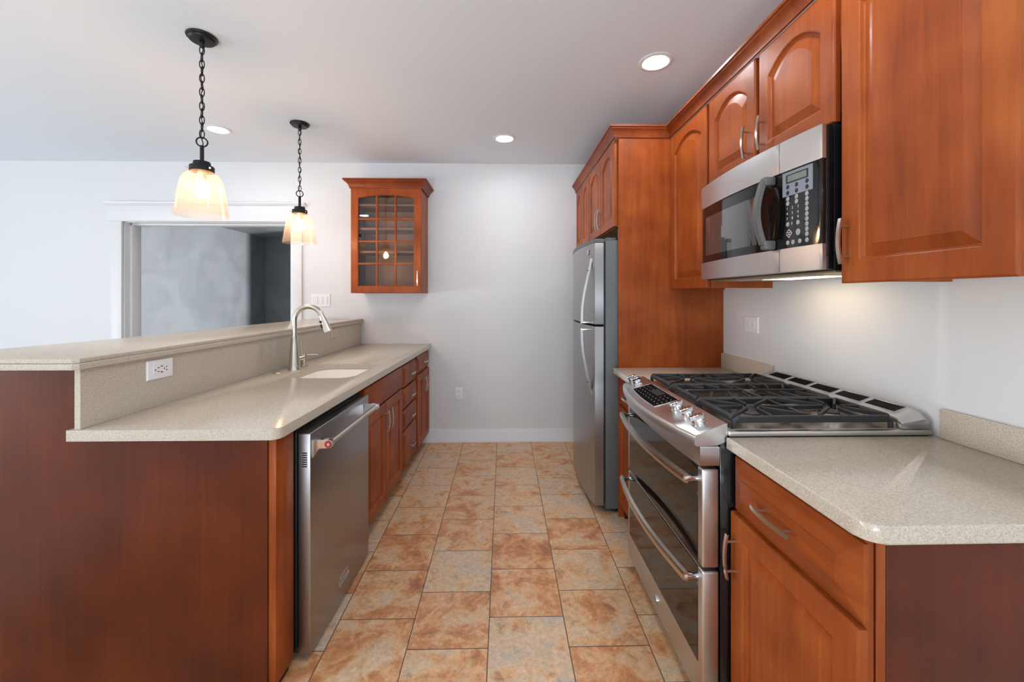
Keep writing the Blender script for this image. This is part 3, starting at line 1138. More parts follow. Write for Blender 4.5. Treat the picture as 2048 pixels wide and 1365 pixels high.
t = thing('wall_cabinet', 'large reddish brown single door upper cabinet nearest on the right, beside the microwave', 'cabinet', (1.19, 1.0, UB))
ucarcass(t, XU + 0.021, 0.783, 1.214, UB + 0.004, UT - 0.012)
rdoor(t, XU, 0.786, 1.212, UB - 0.001, 2.318, 1.184, 1.511, 0.05, stile=0.062, rail=0.066)
t = thing('wall_cabinet', 'short reddish brown two door upper cabinet directly above the microwave', 'cabinet', (1.19, 1.62, 1.886))
ucarcass(t, XU + 0.021, 1.216, 2.016, 1.886, UT - 0.012)
rdoor(t, XU, 1.236, 1.609, 1.888, 2.318, 1.572, 1.988, 0.06)
rdoor(t, XU, 1.634, 2.006, 1.888, 2.318, 1.672, 1.988, 0.06)
t = thing('wall_cabinet', 'reddish brown single door upper cabinet between the microwave and the tall fridge panel', 'cabinet', (1.19, 2.25, UB))
ucarcass(t, XU + 0.021, 2.018, 2.474, UB + 0.004, UT - 0.012)
rdoor(t, XU, 2.030, 2.470, UB + 0.004, 2.318, None, None, 0.06)

# tall panel between counter and fridge
PY0, PY1 = 2.476, 2.494
tp = MB().box(0.704, RIGHT_X - 0.002, PY0, PY1, 0, 2.320, 0.001, 1).build('fridge_panel', M['wood'], None, (1.03, 2.485, 0))
tag(tp, 'tall reddish brown wooden panel standing between the fridge and the range counter', 'panel')
# over-fridge cabinets
for y0, y1, doors, label in ((2.496, 3.236, ((2.500, 2.848, 2.822, 1), (2.856, 3.226, 2.884, 1)), 'reddish brown two door cabinet above the near part of the fridge'),
                             (3.238, 3.806, ((3.248, 3.520, None, 0), (3.526, 3.796, None, 0)), 'reddish brown two door cabinet high in the corner by the back wall beyond the fridge')):
    t = thing('wall_cabinet', label, 'cabinet', (1.0, (y0 + y1) / 2, 1.78))
    ucarcass(t, 0.702, y0, y1, 1.78, UT - 0.012)
    for a, b, hy, h in doors:
        rdoor(t, 0.681, a, b, 1.784, 2.318, hy, 1.885, 0.05, stile=0.05, rail=0.055)
cm = crown_mb([(RIGHT_X - 0.003, 0.783), (XU, 0.783), (XU, PY0), (0.681, PY0), (0.681, BACK_Y - 0.001)], 2.3205, 2.388, 0.038, sign=1)
o = cm.build('crown_molding', M['crown'], None, (XU, 1.6, 2.32))
tag(o, 'long reddish brown crown molding running along the tops of the right-hand cabinets', 'molding')

# countertops right
for name, y0, y1, rad, label, x0 in (('countertop', 0.752, 1.240, 0.035, 'short beige speckled countertop nearest on the right, in front of the range', 0.686),
                                     ('countertop', 2.006, 2.475, 0.0, 'short beige speckled countertop between the range and the tall fridge panel', 0.672)):
    t = thing(name, label, 'countertop', (1.0, (y0 + y1) / 2, CB))
    xb = RIGHT_X - 0.002
    if rad:
        poly = [(xb, y0), (xb, y1), (x0, y1)]
        for i in range(9):
            a = PI + i * PI / 16
            poly.append((x0 + rad + rad * math.cos(a), y0 + rad + rad * math.sin(a)))
    else:
        poly = [(xb, y0), (xb, y1), (x0, y1), (x0, y0)]
    MB().prism(poly, CB, CT, 'z', 0.004, 2).build('slab', M['counter'], t)
    ya, yb2 = (y0, 1.222) if rad else (1.99 + 0.016, y1)
    bs = MB().box(1.335, xb, ya, yb2, CT, 1.004, 0.002).build('backsplash', M['counter'], None, (1.342, (ya + yb2) / 2, CT))
    tag(bs, 'low beige speckled backsplash strip on the right wall ' + ('nearest, at the right edge' if rad else 'beside the tall fridge panel'), 'backsplash')

# base cabinets right


def rbase(label, y0, y1, xf, endpanel=False):
    t = thing('base_cabinet', label, 'cabinet', (1.0, (y0 + y1) / 2, 0))
    xb = RIGHT_X - 0.002
    mb = MB()
    mb.box(xf + 0.018, xb, y0, y0 + 0.016, 0.0 if endpanel else 0.1, CB - 0.001).box(xf + 0.018, xb, y1 - 0.016, y1, 0.0, CB - 0.001)
    mb.box(xf + 0.018, xb, y0 + 0.016, y1 - 0.016, 0.10, 0.116).box(xb - 0.012, xb, y0 + 0.016, y1 - 0.016, 0.116, CB - 0.001)
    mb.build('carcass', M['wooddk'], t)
    mb = MB()
    mb.box(xf, xf + 0.018, y0, y0 + 0.035, 0.1, CB - 0.001, 0.001, 1).box(xf, xf + 0.018, y1 - 0.03, y1, 0.1, CB - 0.001)
    for z in (0.1, 0.683, CB - 0.03):
        mb.box(xf, xf + 0.018, y0 + 0.035, y1 - 0.03, z, z + 0.03 - (0.001 if z > .8 else 0))
    mb.build('face_frame', M['wood'], t)
    MB().box(xf + 0.07, xf + 0.085, y0 + 0.017, y1 - 0.017, 0, 0.10).build('toe_kick', M['toe'], t)
    if endpanel:
        MB().box(xf + 0.0185, xf + 0.038, y0 - 0.004, y0 - 0.0005, 0.0, CB - 0.001, 0.001, 1).build('end_stile', M['wood'], t)
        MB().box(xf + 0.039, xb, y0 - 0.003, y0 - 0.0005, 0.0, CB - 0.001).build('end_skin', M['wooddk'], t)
    return t


t = rbase('reddish brown base cabinet nearest on the right with one drawer and one door', 0.792, 1.236, 0.716, True)
d = drawer_mb((0.716, 1.230, 0.700), -YV, Z, -XV, 0.446, 0.160, edge=0.052, t=0.024).build('drawer', M['woodh'], t, sharp=9)
pull_mb((0.693, 1.020, 0.778), YV, -XV, 0.145, 0.030).build('handle', M['nickel'], d)
rdoor(t, 0.696, 0.786, 1.238, 0.11, 0.690, 1.212, 0.565, 0.0, stile=0.062, rail=0.062, length=0.135)
t = rbase('reddish brown base cabinet squeezed between the range and the fridge', 2.008, 2.474, 0.716)
d = drawer_mb((0.716, 2.464, 0.700), -YV, Z, -XV, 0.446, 0.160, edge=0.04).build('drawer', M['woodh'], t, sharp=9)
pull_mb((0.693, 2.241, 0.778), YV, -XV, 0.13, 0.03).build('handle', M['nickel'], d)
rdoor(t, 0.696, 2.018, 2.464, 0.11, 0.690, 2.05, 0.565, 0.0, stile=0.06, rail=0.06)

# ================================================================== FRIDGE
fr = thing('refrigerator', 'grey stainless top freezer refrigerator with bowed doors by the back wall', 'refrigerator', (0.95, 2.9, 0))
fy0, fy1 = 2.512, 3.300
MB().box(0.632, 1.32, fy0, fy1, 0.03, 1.700, 0.006).build('body', M['fridge_side'], fr)
MB().box(0.622, 0.633, fy0 + 0.012, fy1 - 0.012, 0.06, 1.690).build('gasket', M['blackm'], fr)


def bow_door(z0, z1, name, mat):
    n = 16
    fpts = []
    for i in range(n + 1):
        s = -1 + 2 * i / n
        y = (fy0 + fy1) / 2 + s * (fy1 - fy0) / 2
        fpts.append((0.566 - 0.034 * (1 - s * s), y))
    poly = fpts + [(0.620, fy1), (0.620, fy0)]
    return MB().prism(poly, z0, z1, 'z', 0.004, 2).build(name, mat, fr)


fd = bow_door(1.176, 1.684, 'freezer_door', M['steelv'])
cap = []
for i in range(17):
    s = -1 + 2 * i / 16
    cap.append((0.564 - 0.034 * (1 - s * s), (fy0 + fy1) / 2 + s * (fy1 - fy0) / 2))
MB().prism(cap + [(0.622, fy1), (0.622, fy0)], 1.685, 1.708, 'z', 0.004, 2).build('top_cap', M['fridge_side'], fd)
ld = bow_door(0.052, 1.164, 'fridge_door', M['steelv'])


def fhandle(zs, parent, flip):
    # blade handle bowing out from the door; zs from attached end to free end
    n = 18
    secs = []
    for i in range(n + 1):
        s = i / n
        z = zs[0] + (zs[1] - zs[0]) * s
        off = 0.062 * math.sin(min(1.0, s * 1.08) * PI / 2) ** 1.25
        x = 0.556 - off
        y = 2.560 + 0.008 * (1 - s)
        hw = 0.008 + 0.008 * s
        tk = 0.007
        secs.append([(x - tk, y - hw, z), (x - tk, y + hw, z), (x + tk * 0.6, y + hw, z), (x + tk * 0.6, y - hw, z)])
    mb = MB().loops(secs)
    zc = zs[1] + (0.012 if not flip else -0.012)
    mb.box(0.49, 0.562, 2.530, 2.576, min(zc, zs[1]) - 0.0, max(zc, zs[1]) + 0.0, 0.003)
    h = mb.build('handle', M['chrome_soft'], parent)
    MB().cyl((0.530, 2.5515, zs[0] + (zs[1] - zs[0]) * 0.19), (0.530, 2.548, zs[0] + (zs[1] - zs[0]) * 0.19), 0.004, 10).build('screw', M['slot'], h)
    return h


M['chrome_soft'] = steel('satin_handle', (214, 214, 214), 0.22, (60, 60, 2), 0.06)
fhandle((1.590, 1.182), fd, False)
fhandle((0.735, 1.150), ld, True)
MB().box(0.5455, 0.5475, 2.612, 2.640, 1.618, 1.650, 0.0005, 1).build('badge', M['chrome_soft'], fd)
MB().box(0.64, 0.70, fy0 + 0.01, fy0 + 0.07, 1.700, 1.716, 0.003).build('hinge_cover', M['fridge_side'], fr)
MB().box(0.58, 0.66, fy1 - 0.07, fy1 - 0.01, 1.7085, 1.722, 0.003).build('hinge_cover', M['fridge_side'], fr)
MB().box(0.640, 0.66, fy0 + 0.03, fy1 - 0.03, 0.012, 0.05).build('kick_grille', M['blackm'], fr)
for y in (fy0 + 0.05, fy1 - 0.05):
    MB().cyl((0.70, y, 0.0), (0.70, y, 0.031), 0.02, 14).build('foot', M['blackm'], fr)
    MB().cyl((1.25, y, 0.0), (1.25, y, 0.031), 0.02, 14).build('foot', M['blackm'], fr)

# ================================================================== MICROWAVE
mw = thing('microwave_oven', 'stainless and black over-the-range microwave hung above the cooktop', 'microwave', (1.15, 1.64, 1.425))
my0, my1, mz0, mz1 = 1.236, 2.008, 1.432, 1.882
MXF = 0.984


def mx_bow(y):
    s = (y - (my0 + my1) / 2) / ((my1 - my0) / 2)
    return MXF - 0.030 * (1 - s * s)


def bow_strip(y0, y1, z0, z1, dx, depth, name, mat, parent, n=14, zbow=0.0, bev=0.002):
    pts = []
    for i in range(n + 1):
        y = y0 + (y1 - y0) * i / n
        pts.append((mx_bow(y) + dx, y))
    poly = pts + [(MXF + depth, y1), (MXF + depth, y0)]
    return MB().prism(poly, z0, z1, 'z', bev, 2).build(name, mat, parent)


MB().box(MXF + 0.036, RIGHT_X - 0.003, my0, my1, mz0 - 0.004, mz1, 0.003).build('case', M['black'], mw)
MB().box(MXF + 0.012, MXF + 0.0355, my0 + 0.001, my1 - 0.001, mz0, mz1 - 0.002, 0.002).build('front_shell', M['black'], mw)
dv = 1.405      # seam between door and controls
bow_strip(dv, my1 - 0.002, 1.776, mz1, 0.0, 0.0115, 'upper_trim', M['steel'], mw)
bow_strip(my0 + 0.001, dv - 0.002, 1.776, mz1, 0.0, 0.0115, 'upper_trim', M['steel'], mw)
bow_strip(dv, my1 - 0.002, mz0, 1.512, 0.0, 0.0115, 'lower_trim', M['steel'], mw)
bow_strip(my0 + 0.001, dv - 0.002, mz0, 1.512, 0.0, 0.0115, 'lower_trim', M['steel'], mw)
dr = bow_strip(dv, my1 - 0.004, 1.5125, 1.7755, 0.006, 0.0113, 'door', M['bglass'], mw)
bow_strip(1.53, my1 - 0.05, 1.545, 1.728, 0.0052, -0.002, 'window', M['mwglass'], dr, bev=0.0005)
# handle: thick worn arc
n = 16
secs = []
for i in range(n + 1):
    s = i / n
    z = 1.532 + (1.758 - 1.532) * s
    xo = 0.030 + 0.020 * math.sin(s * PI)
    x = mx_bow(1.44) - xo
    y = 1.442 + 0.006 * math.sin(s * PI)
    secs.append([(x - 0.008, y - 0.012, z), (x - 0.008, y + 0.012, z), (x + 0.006, y + 0.014, z), (x + 0.006, y - 0.014, z)])
mb = MB().loops(secs)
xh = mx_bow(1.44)
mb.box(xh - 0.034, xh + 0.006, 1.424, 1.456, 1.514, 1.546, 0.006).box(xh - 0.034, xh + 0.006, 1.424, 1.456, 1.742, 1.774, 0.006)
mb.build('handle', M['aged'], dr)
cp = bow_strip(my0 + 0.004, dv - 0.003, 1.5125, 1.7755, 0.004, 0.0113, 'control_panel', M['bglass'], mw)
ky0, ky1 = 1.274, 1.394


def kx(y):
    return mx_bow(y) + 0.004


def on_panel(y0, y1, z0, z1, up, name, mat, parent):
    pts = [(kx(y0 + (y1 - y0) * i / 6) - up, y0 + (y1 - y0) * i / 6) for i in range(7)]
    back = [(kx(y) + 0.0005, y) for y in (y1, y0)]
    return MB().prism(pts + back, z0, z1, 'z').build(name, mat, parent)


on_panel(ky0, ky1, 1.690, 1.772, 0.0006, 'upper_pad', M['mwpad'], cp)
on_panel(1.290, 1.378, 1.733, 1.762, 0.0012, 'display_frame', M['slot'], cp)
on_panel(1.296, 1.371, 1.737, 1.758, 0.0016, 'display', M['lcd'], cp)


def keys(lst, r, mat, up, parent):
    for y, z in lst:
        MB().lathe([(0, -up), (r * 0.8, -up), (r, -up + 0.0004), (r, 0.0005)], (kx(y), y, z), 14, 'x').build('key', mat, parent)


c0, c1, c2 = 1.372, 1.336, 1.296
keys([(c0, 1.721), (c0, 1.701), (c1, 1.721), (c1, 1.701), (c2, 1.722), (c2, 1.703)], 0.0075, M['slot'], 0.0012, cp)
right_col = [(c2, 1.681 - k * 0.0163) for k in range(9)]
keys([(c0, 1.681), (c0, 1.665), (c1, 1.681), (c1, 1.665), (c0, 1.594), (c1 - 0.006, 1.594)] + right_col + [(c0, 1.531), (1.350, 1.531), (1.323, 1.531), (c2, 1.531)], 0.0078, M['key'], 0.001, cp)
keys([(1.330, 1.562)], 0.011, M['key'], 0.001, cp)
for k, ch in enumerate('1234567890'):
    if ch == '0':
        y, z = 1.353, 1.594
    else:
        y, z = (1.373, 1.351, 1.328)[k % 3], 1.647 - (k // 3) * 0.0175
    text_mesh(ch, 0.013, (kx(y) - 0.0012, y, z), (0, -1, 0), (0, 0, 1), 'digit', M['ink'], cp)
# the diamond mark
mb = MB()
yc, zc = 1.366, 1.562
dia = [(0, 0.0135), (-0.015, 0), (0, -0.0135), (0.015, 0)]
for i in range(4):
    p, q = dia[i], dia[(i + 1) % 4]
    mb.bar((kx(yc) - 0.0008, yc + p[0], zc + p[1]), (kx(yc) - 0.0008, yc + q[0], zc + q[1]), 0.0016, 0.001, (1, 0, 0))
for dz in (0.003, -0.003):
    mb.bar((kx(yc) - 0.0008, yc - 0.006, zc + dz), (kx(yc) - 0.0008, yc + 0.006, zc + dz), 0.0022, 0.001, (1, 0, 0))
mb.build('diamond_mark', M['ink'], cp)
MB().box(MXF + 0.045, RIGHT_X - 0.005, my0 + 0.006, my1 - 0.006, mz0 - 0.009, mz0 - 0.0045).build('underside', M['raw_metal'] if 'raw_metal' in M else plain('tinted_underside', (150, 128, 82), 0.4, 0.3), mw)
MB().box(1.13, 1.25, 1.46, 1.76, mz0 - 0.0115, mz0 - 0.0092).build('lamp_lens', M['hood'], mw)
MB().box(1.05, 1.12, 1.40, 1.90, mz0 - 0.012, mz0 - 0.0092).build('grease_filter', M['steel'], mw)

# ================================================================== RANGE
ry0, ry1 = 1.246, 2.002
rg = thing('gas_range', 'stainless slide-in gas range with double oven and black grates', 'range', (1.0, 1.62, 0))
MB().box(0.672, 1.330, ry0 + 0.004, ry1 - 0.004, 0.06, 0.905, 0.002).build('body', M['black'], rg)
for x in (0.72, 1.28):
    for y in (ry0 + 0.05, ry1 - 0.05):
        MB().cyl((x, y, 0), (x, y, 0.06), 0.018, 12).build('foot', M['blackm'], rg)
MB().box(0.674, 0.69, ry0 + 0.02, ry1 - 0.02, 0.01, 0.06).build('kick_plate', M['blackm'], rg)


def rbow(y, x_end, bow):
    s = (y - (ry0 + ry1) / 2) / ((ry1 - ry0) / 2)
    return x_end - bow * (1 - s * s)


# oven doors
def oven_door(z0, z1, name, gz0, gz1):
    d = MB().box(0.615, 0.668, ry0 + 0.002, ry1 - 0.002, z0, z1, 0.006, 3).build(name, M['steel'], rg)
    MB().box(0.6135, 0.620, ry0 + 0.03, ry1 - 0.03, gz0, gz1, 0.0006, 1).build('glass', M['bglass'], d)
    return d


ud = oven_door(0.505, 0.812, 'upper_oven_door', 0.5065, 0.8105)
lo = oven_door(0.075, 0.494, 'lower_oven_door', 0.193, 0.4925)


def oven_handle(z, parent):
    n = 18
    secs = []
    for i in range(n + 1):
        s = -1 + 2 * i / n
        y = (ry0 + ry1) / 2 + s * 0.350
        x = 0.575 - 0.030 * (1 - s * s)
        secs.append([(x - 0.007, y, z - 0.010), (x - 0.010, y, z + 0.004), (x - 0.006, y, z + 0.014), (x + 0.006, y, z + 0.017), (x + 0.011, y, z + 0.004), (x + 0.006, y, z - 0.015)])
    h = MB().loops(secs).build('handle', M['nickel'], parent)
    for s in (-1, 1):
        y = (ry0 + ry1) / 2 + s * 0.338
        MB().tube([(0.573, y, z), (0.590, y + s * 0.004, z), (0.602, y + s * 0.006, z), (0.616, y + s * 0.006, z)], [0.0135, 0.0125, 0.008, 0.009], 14).build('bracket', M['chrome'], h)
    return h


oven_handle(0.772, ud)
oven_handle(0.462, lo)
lg = MB().lathe([(0.0, -0.003), (0.012, -0.003), (0.0125, -0.0045), (0.0155, -0.0045), (0.016, 0.001)], (0.6145, 1.628, 0.128), 28, 'x').build('badge', M['chrome'], lo)
MB().lathe([(0.0, -0.0042), (0.0115, -0.0042), (0.0115, -0.003)], (0.6145, 1.628, 0.128), 24, 'x').build('badge_disc', M['slot'], lg)
mb = MB()
for k in range(4):
    a0 = k * PI / 2
    mb.tube([(0.6098, 1.628 + r_ * math.cos(a0 + r_ * 260), 0.128 + r_ * math.sin(a0 + r_ * 260)) for r_ in (0.002, 0.0045, 0.007, 0.0085)], 0.0007, 6)
mb.tube([(0.6098, 1.628 + 0.0098 * math.cos(a * PI / 12), 0.128 + 0.0098 * math.sin(a * PI / 12)) for a in range(24)], 0.0007, 6, closed=True)
mb.build('badge_scroll', M['chrome'], lg)

# vent trim under the control panel
pts = [(rbow(ry0 + (ry1 - ry0) * i / 14, 0.607, 0.016), ry0 + (ry1 - ry0) * i / 14) for i in range(15)]
MB().prism(pts + [(0.668, ry1), (0.668, ry0)], 0.822, 0.884, 'z', 0.004, 2).build('vent_trim', M['steel'], rg)

# control panel: sloped top with bowed front
n = 18


def cp_x(s, x_end, bow):
    return x_end - bow * (1 - s * s)


secs = []
for i in range(n + 1):
    s = -1 + 2 * i / n
    y = (ry0 + ry1) / 2 + s * (ry1 - ry0) / 2
    xf = cp_x(s, 0.590, 0.052)
    secs.append([(0.692, y, 0.900), (0.66, y, 0.886), (xf + 0.006, y, 0.884), (xf, y, 0.890), (xf, y, 0.910), (xf + 0.006, y, 0.9185), (0.682, y, 0.953), (0.692, y, 0.954)])
pan = MB().loops(secs).build('control_panel', M['steel'], rg)
SL = (0.953 - 0.9185) / (0.682 - 0.590)


def pz(x):
    return 0.9165 + SL * (x - 0.590) + 0.0008


tp_pts = [(0.672, 1.842), (0.672, 1.545)]
low = [(cp_x((y - 1.624) / 0.378, 0.590, 0.052) + 0.034, y) for y in [1.545 + i * 0.0297 for i in range(11)]]
poly = tp_pts + low
lo3 = [(x, y, pz(x) - 0.004) for x, y in poly]
# glass lies on the sloped top; the front edge dips with the bow
def pz2(x, y):
    s = (y - 1.624) / 0.378
    xf = cp_x(s, 0.590, 0.052) + 0.006
    k = (0.953 - 0.9185) / (0.682 - xf)
    return 0.9185 + k * (x - xf)


tsec = []
for i in range(13):
    y = 1.545 + i * (1.842 - 1.545) / 12
    xa = cp_x((y - 1.624) / 0.378, 0.590, 0.052) + 0.034
    tsec.append([(xa, y, pz2(xa, y) - 0.002), (xa, y, pz2(xa, y) + 0.0012), (0.672, y, pz2(0.672, y) + 0.0012), (0.672, y, pz2(0.672, y) - 0.002)])
tg = MB().loops(tsec).build('touch_panel', M['touchglass'], pan)
for r_ in range(4):
    for k in range(9):
        if r_ > 1 and 3 <= k <= 5:
            continue
        y = 1.568 + k * 0.031
        x = 0.596 + r_ * 0.018
        if x < cp_x((y - 1.624) / 0.378, 0.590, 0.052) + 0.044:
            continue
        z = pz2(x, y) + 0.0014
        MB().box(x - 0.0014, x + 0.0014, y - 0.0045, y + 0.0045, z - 0.0006, z + 0.0003).build('touch_mark', M['key'], tg)
mb = MB()
mb.loops([[(x, y, pz2(x, y) + 0.0010) for x, y in ((0.630, 1.655), (0.630, 1.745), (0.664, 1.745), (0.664, 1.655))], [(x, y, pz2(x, y) + 0.0017) for x, y in ((0.630, 1.655), (0.630, 1.745), (0.664, 1.745), (0.664, 1.655))]])
mb.build('touch_display', M['lcd'] if False else M['slot'], tg)
frm = MB()
allp = [Vector((x, y, pz2(x, y) + 0.0014)) for x, y in poly]
frm.tube(allp, 0.0016, 6, closed=True)
frm.build('touch_rim', M['chrome'], tg)
slope_n = Vector((-0.30, 0, 0.954)).normalized()
tx = Vector((0.954, 0, 0.30)).normalized()
for y in (1.972, 1.905, 1.460, 1.380, 1.305):
    c = Vector((0.632, y, pz2(0.632, y) + 0.001))
    kb = MB().tube([c - slope_n * 0.002, c + slope_n * 0.004, c + slope_n * 0.006], [0.024, 0.024, 0.021], 24).build('knob', M['chrome_soft'], pan)
    c2_ = c + slope_n * 0.006
    mb = MB()
    mb.tube([c2_, c2_ + slope_n * 0.006, c2_ + slope_n * 0.011, c2_ + slope_n * 0.013], [0.021, 0.0205, 0.0195, 0.017], 24)
    mb.build('skirt', M['chrome_soft'], kb)
    mb = MB()
    mb.bar(c2_ + slope_n * 0.017 - tx * 0.025, c2_ + slope_n * 0.017 + tx * 0.021, 0.018, 0.014, slope_n, 0.003)
    mb.build('grip', M['chrome'], kb)

# cooktop
ck = MB().box(0.693, 1.332, ry0 - 0.008, ry1 + 0.008, 0.9155, 0.931, 0.004, 2).build('cooktop', M['steel'], rg)
MB().box(0.712, 1.244, ry0 + 0.014, ry1 - 0.014, 0.9312, 0.9325, 0.0).build('burner_deck', M['deck'], ck)
MB().box(0.70, 1.32, ry0 - 0.004, ry1 + 0.004, 0.9062, 0.9154).build('under_rim', M['blackm'], ck)
burn = [(0.850, 1.392, 0.040), (1.130, 1.392, 0.034), (0.990, 1.624, 0.042), (0.850, 1.856, 0.036), (1.130, 1.856, 0.040)]
for x, y, r_ in burn:
    b_ = MB().lathe([(0, 0.9326), (r_ + 0.02, 0.9326), (r_ + 0.016, 0.936), (r_, 0.938), (r_, 0.947), (0, 0.947)], (x, y, 0), 26).build('burner', M['steel'], rg)
    MB().lathe([(0, 0.947), (r_ - 0.003, 0.947), (r_ - 0.001, 0.950), (r_ - 0.006, 0.954), (0, 0.955)], (x, y, 0), 26).build('burner_cap', M['iron'], b_)

GZ = 0.966      # grate bar centre
gw = 0.236
for gi, gyc in enumerate((1.382, 1.624, 1.866)):
    mb = MB()
    x0, x1 = 0.714, 1.242
    y0, y1 = gyc - gw / 2, gyc + gw / 2
    b_, h_ = 0.012, 0.016
    for y in (y0 + b_ / 2, y1 - b_ / 2):
        mb.bar((x0 + 0.02, y, GZ - 0.006), (x1 - 0.02, y, GZ - 0.006), b_, 0.022, bev=0.003)
        for x in (x0 + 0.012, x1 - 0.012):
            mb.tube([(x + (0.014 if x < 1 else -0.014), y, GZ - 0.004), (x, y, GZ - 0.010), (x, y, 0.9327)], [0.0085, 0.008, 0.0075], 10)
    for x in (x0 + b_ / 2 + 0.006, x1 - b_ / 2 - 0.006):
        mb.bar((x, y0 + 0.012, GZ - 0.004), (x, y1 - 0.012, GZ - 0.004), 0.018, 0.022, bev=0.006)
    mb.bar(((x0 + x1) / 2, y0 + b_, GZ - 0.006), ((x0 + x1) / 2, y1 - b_, GZ - 0.006), 0.010, h_, bev=0.002)
    cs = [0.850, 1.130] if gi != 1 else [0.86, 0.990, 1.12]
    if gi != 1:
        for cxx in cs:
            for dx, dy in ((1, 0.75), (-1, 0.75), (1, -0.75), (-1, -0.75)):
                p1 = (cxx + dx * 0.024, gyc + dy * 0.024, GZ + 0.002)
                p0 = (max(x0 + 0.014, min(x1 - 0.014, cxx + dx * 0.125)), gyc + dy * 0.138, GZ + 0.001)
                mb.bar(p0, p1, 0.0075, 0.014, bev=0.002)
            for s in (-1, 1):
                mb.bar((cxx, gyc + s * (gw / 2 - 0.01), GZ), (cxx, gyc + s * 0.03, GZ + 0.002), 0.0075, 0.014, bev=0.002)
            mb.bar((x0 + 0.016 if cxx < 1 else x1 - 0.016, gyc, GZ), (cxx + (-0.03 if cxx < 1 else 0.03), gyc, GZ + 0.002), 0.0075, 0.014, bev=0.002)
            mb.bar((0.990 - 0.004, gyc, GZ), (cxx + (0.03 if cxx < 1 else -0.03), gyc, GZ + 0.002), 0.0075, 0.014, bev=0.002)
    else:
        for cxx in (0.775, 0.86, 0.93, 1.05, 1.12, 1.20):
            for s in (-1, 1):
                mb.bar((cxx, gyc + s * (gw / 2 - 0.008), GZ), (cxx + (0.990 - cxx) * 0.22, gyc + s * 0.034, GZ + 0.002), 0.0075, 0.014, bev=0.002)
        for s in (-1, 1):
            mb.bar((0.990 + s * 0.25, gyc, GZ), (0.990 + s * 0.03, gyc, GZ + 0.002), 0.0075, 0.014, bev=0.002)
    mb.build('grate', M['iron'], rg)

# rear vent riser with five long slots
secs_poly = [(1.246, 0.9325), (1.246, 0.954), (1.251, 0.964), (1.277, 0.972), (1.317, 0.986), (1.328, 0.983), (1.334, 0.972), (1.335, 0.9325)]
nv = 40
vent = MB()
bm = vent.bm
slots = []
L0, L1 = ry0 + 0.004, ry1 - 0.004
edges = [L0, L0 + 0.028, L0 + 0.056]
span = (L1 - 0.056) - (L0 + 0.056)
gap = 0.018
sl = (span - gap * 4) / 5
ys = [L0, L0 + 0.02, L0 + 0.056]
open_iv = []
yc_ = L0 + 0.056
for k in range(5):
    open_iv.append((yc_, yc_ + sl))
    ys += [yc_, yc_ + sl]
    yc_ += sl + gap
ys += [L1 - 0.02, L1]
ys = sorted(set(round(v, 5) for v in ys))


def vent_sec(y):
    e_ = min(y - L0, L1 - y)
    k = 1.0 if e_ > 0.03 else 0.55 + 0.45 * (max(e_, 0) / 0.03) ** 0.5
    return [(x, y, 0.9325 + (z - 0.9325) * k) for x, z in secs_poly]


rings = [[bm.verts.new(p) for p in vent_sec(y)] for y in ys]
for (a, b), (ya, yb_) in zip(zip(rings, rings[1:]), zip(ys, ys[1:])):
    is_open = any(abs(ya - o0) < 1e-4 and abs(yb_ - o1) < 1e-4 for o0, o1 in open_iv)
    for k in range(len(secs_poly) - 1):
        if is_open and k == 3:
            continue
        bm.faces.new((a[k], a[k + 1], b[k + 1], b[k]))
bm.faces.new(rings[0])
bm.faces.new(rings[-1][::-1])
vt = vent.build('rear_vent', M['steel'], rg)
so = vt.modifiers.new('thick', 'SOLIDIFY')
so.thickness = 0.003
so.offset = -1
MB().box(1.256, 1.328, L0 + 0.05, L1 - 0.05, 0.9327, 0.945).build('vent_duct', M['blackm'], vt)

# ================================================================== PENDANTS
pd = thing('pendant_light', 'nearer pendant lamp with a clear glass shade hanging from a black chain over the bar', 'pendant lamp', (-1.440, 1.977, CEIL), None, 'pendant lamps over the bar')
px, py = -1.440, 1.977
MB().lathe([(0, CEIL - 0.001), (0.062, CEIL - 0.001), (0.064, CEIL - 0.006), (0.062, CEIL - 0.012), (0.056, CEIL - 0.014), (0.054, CEIL - 0.020), (0.050, CEIL - 0.024), (0, CEIL - 0.027)], (px, py, 0), 36).build('canopy', M['bronze'], pd)
MB().lathe([(0, CEIL - 0.027), (0.011, CEIL - 0.027), (0.011, CEIL - 0.05), (0.008, CEIL - 0.054), (0, CEIL - 0.054)], (px, py, 0), 16).build('hanger_loop', M['bronze'], pd)
zt, zb = CEIL - 0.050, 2.108
nl = 13
pitch = (zt - zb) / nl
for k in range(nl):
    zc = zt - pitch * (k + 0.5)
    hl, hwid = pitch * 0.5 + 0.0055, 0.0095
    a = 0.35 if k % 2 == 0 else 0.35 + PI / 2
    pts = []
    for i in range(16):
        q = 2 * PI * i / 16
        uu = hwid * math.cos(q)
        vv = hl * math.sin(q) if abs(math.sin(q)) < 0.999 else hl * math.sin(q)
        pts.append((px + uu * math.cos(a), py + uu * math.sin(a), zc + vv))
    MB().tube(pts, 0.0024, 7, closed=True).build('chain_link', M['bronze'], pd)
MB().tube([(px + 0.0045 * math.sin(i * 1.1), py + 0.0045 * math.cos(i * 1.1), zt + (zb - 0.04 - zt) * i / 30) for i in range(31)], 0.0022, 6).build('cord', M['bronze'], pd)
MB().tube([(px + 0.022 * math.cos(2 * PI * i / 24) * 0.86, py + 0.022 * math.cos(2 * PI * i / 24) * 0.5, 2.087 + 0.022 * math.sin(2 * PI * i / 24)) for i in range(24)], 0.0034, 8, closed=True).build('ring', M['bronze'], pd)
MB().lathe([(0, 2.070), (0.0075, 2.070), (0.0085, 2.064), (0.0085, 1.99), (0, 1.99)], (px, py, 0), 16).build('stem', M['bronze'], pd)
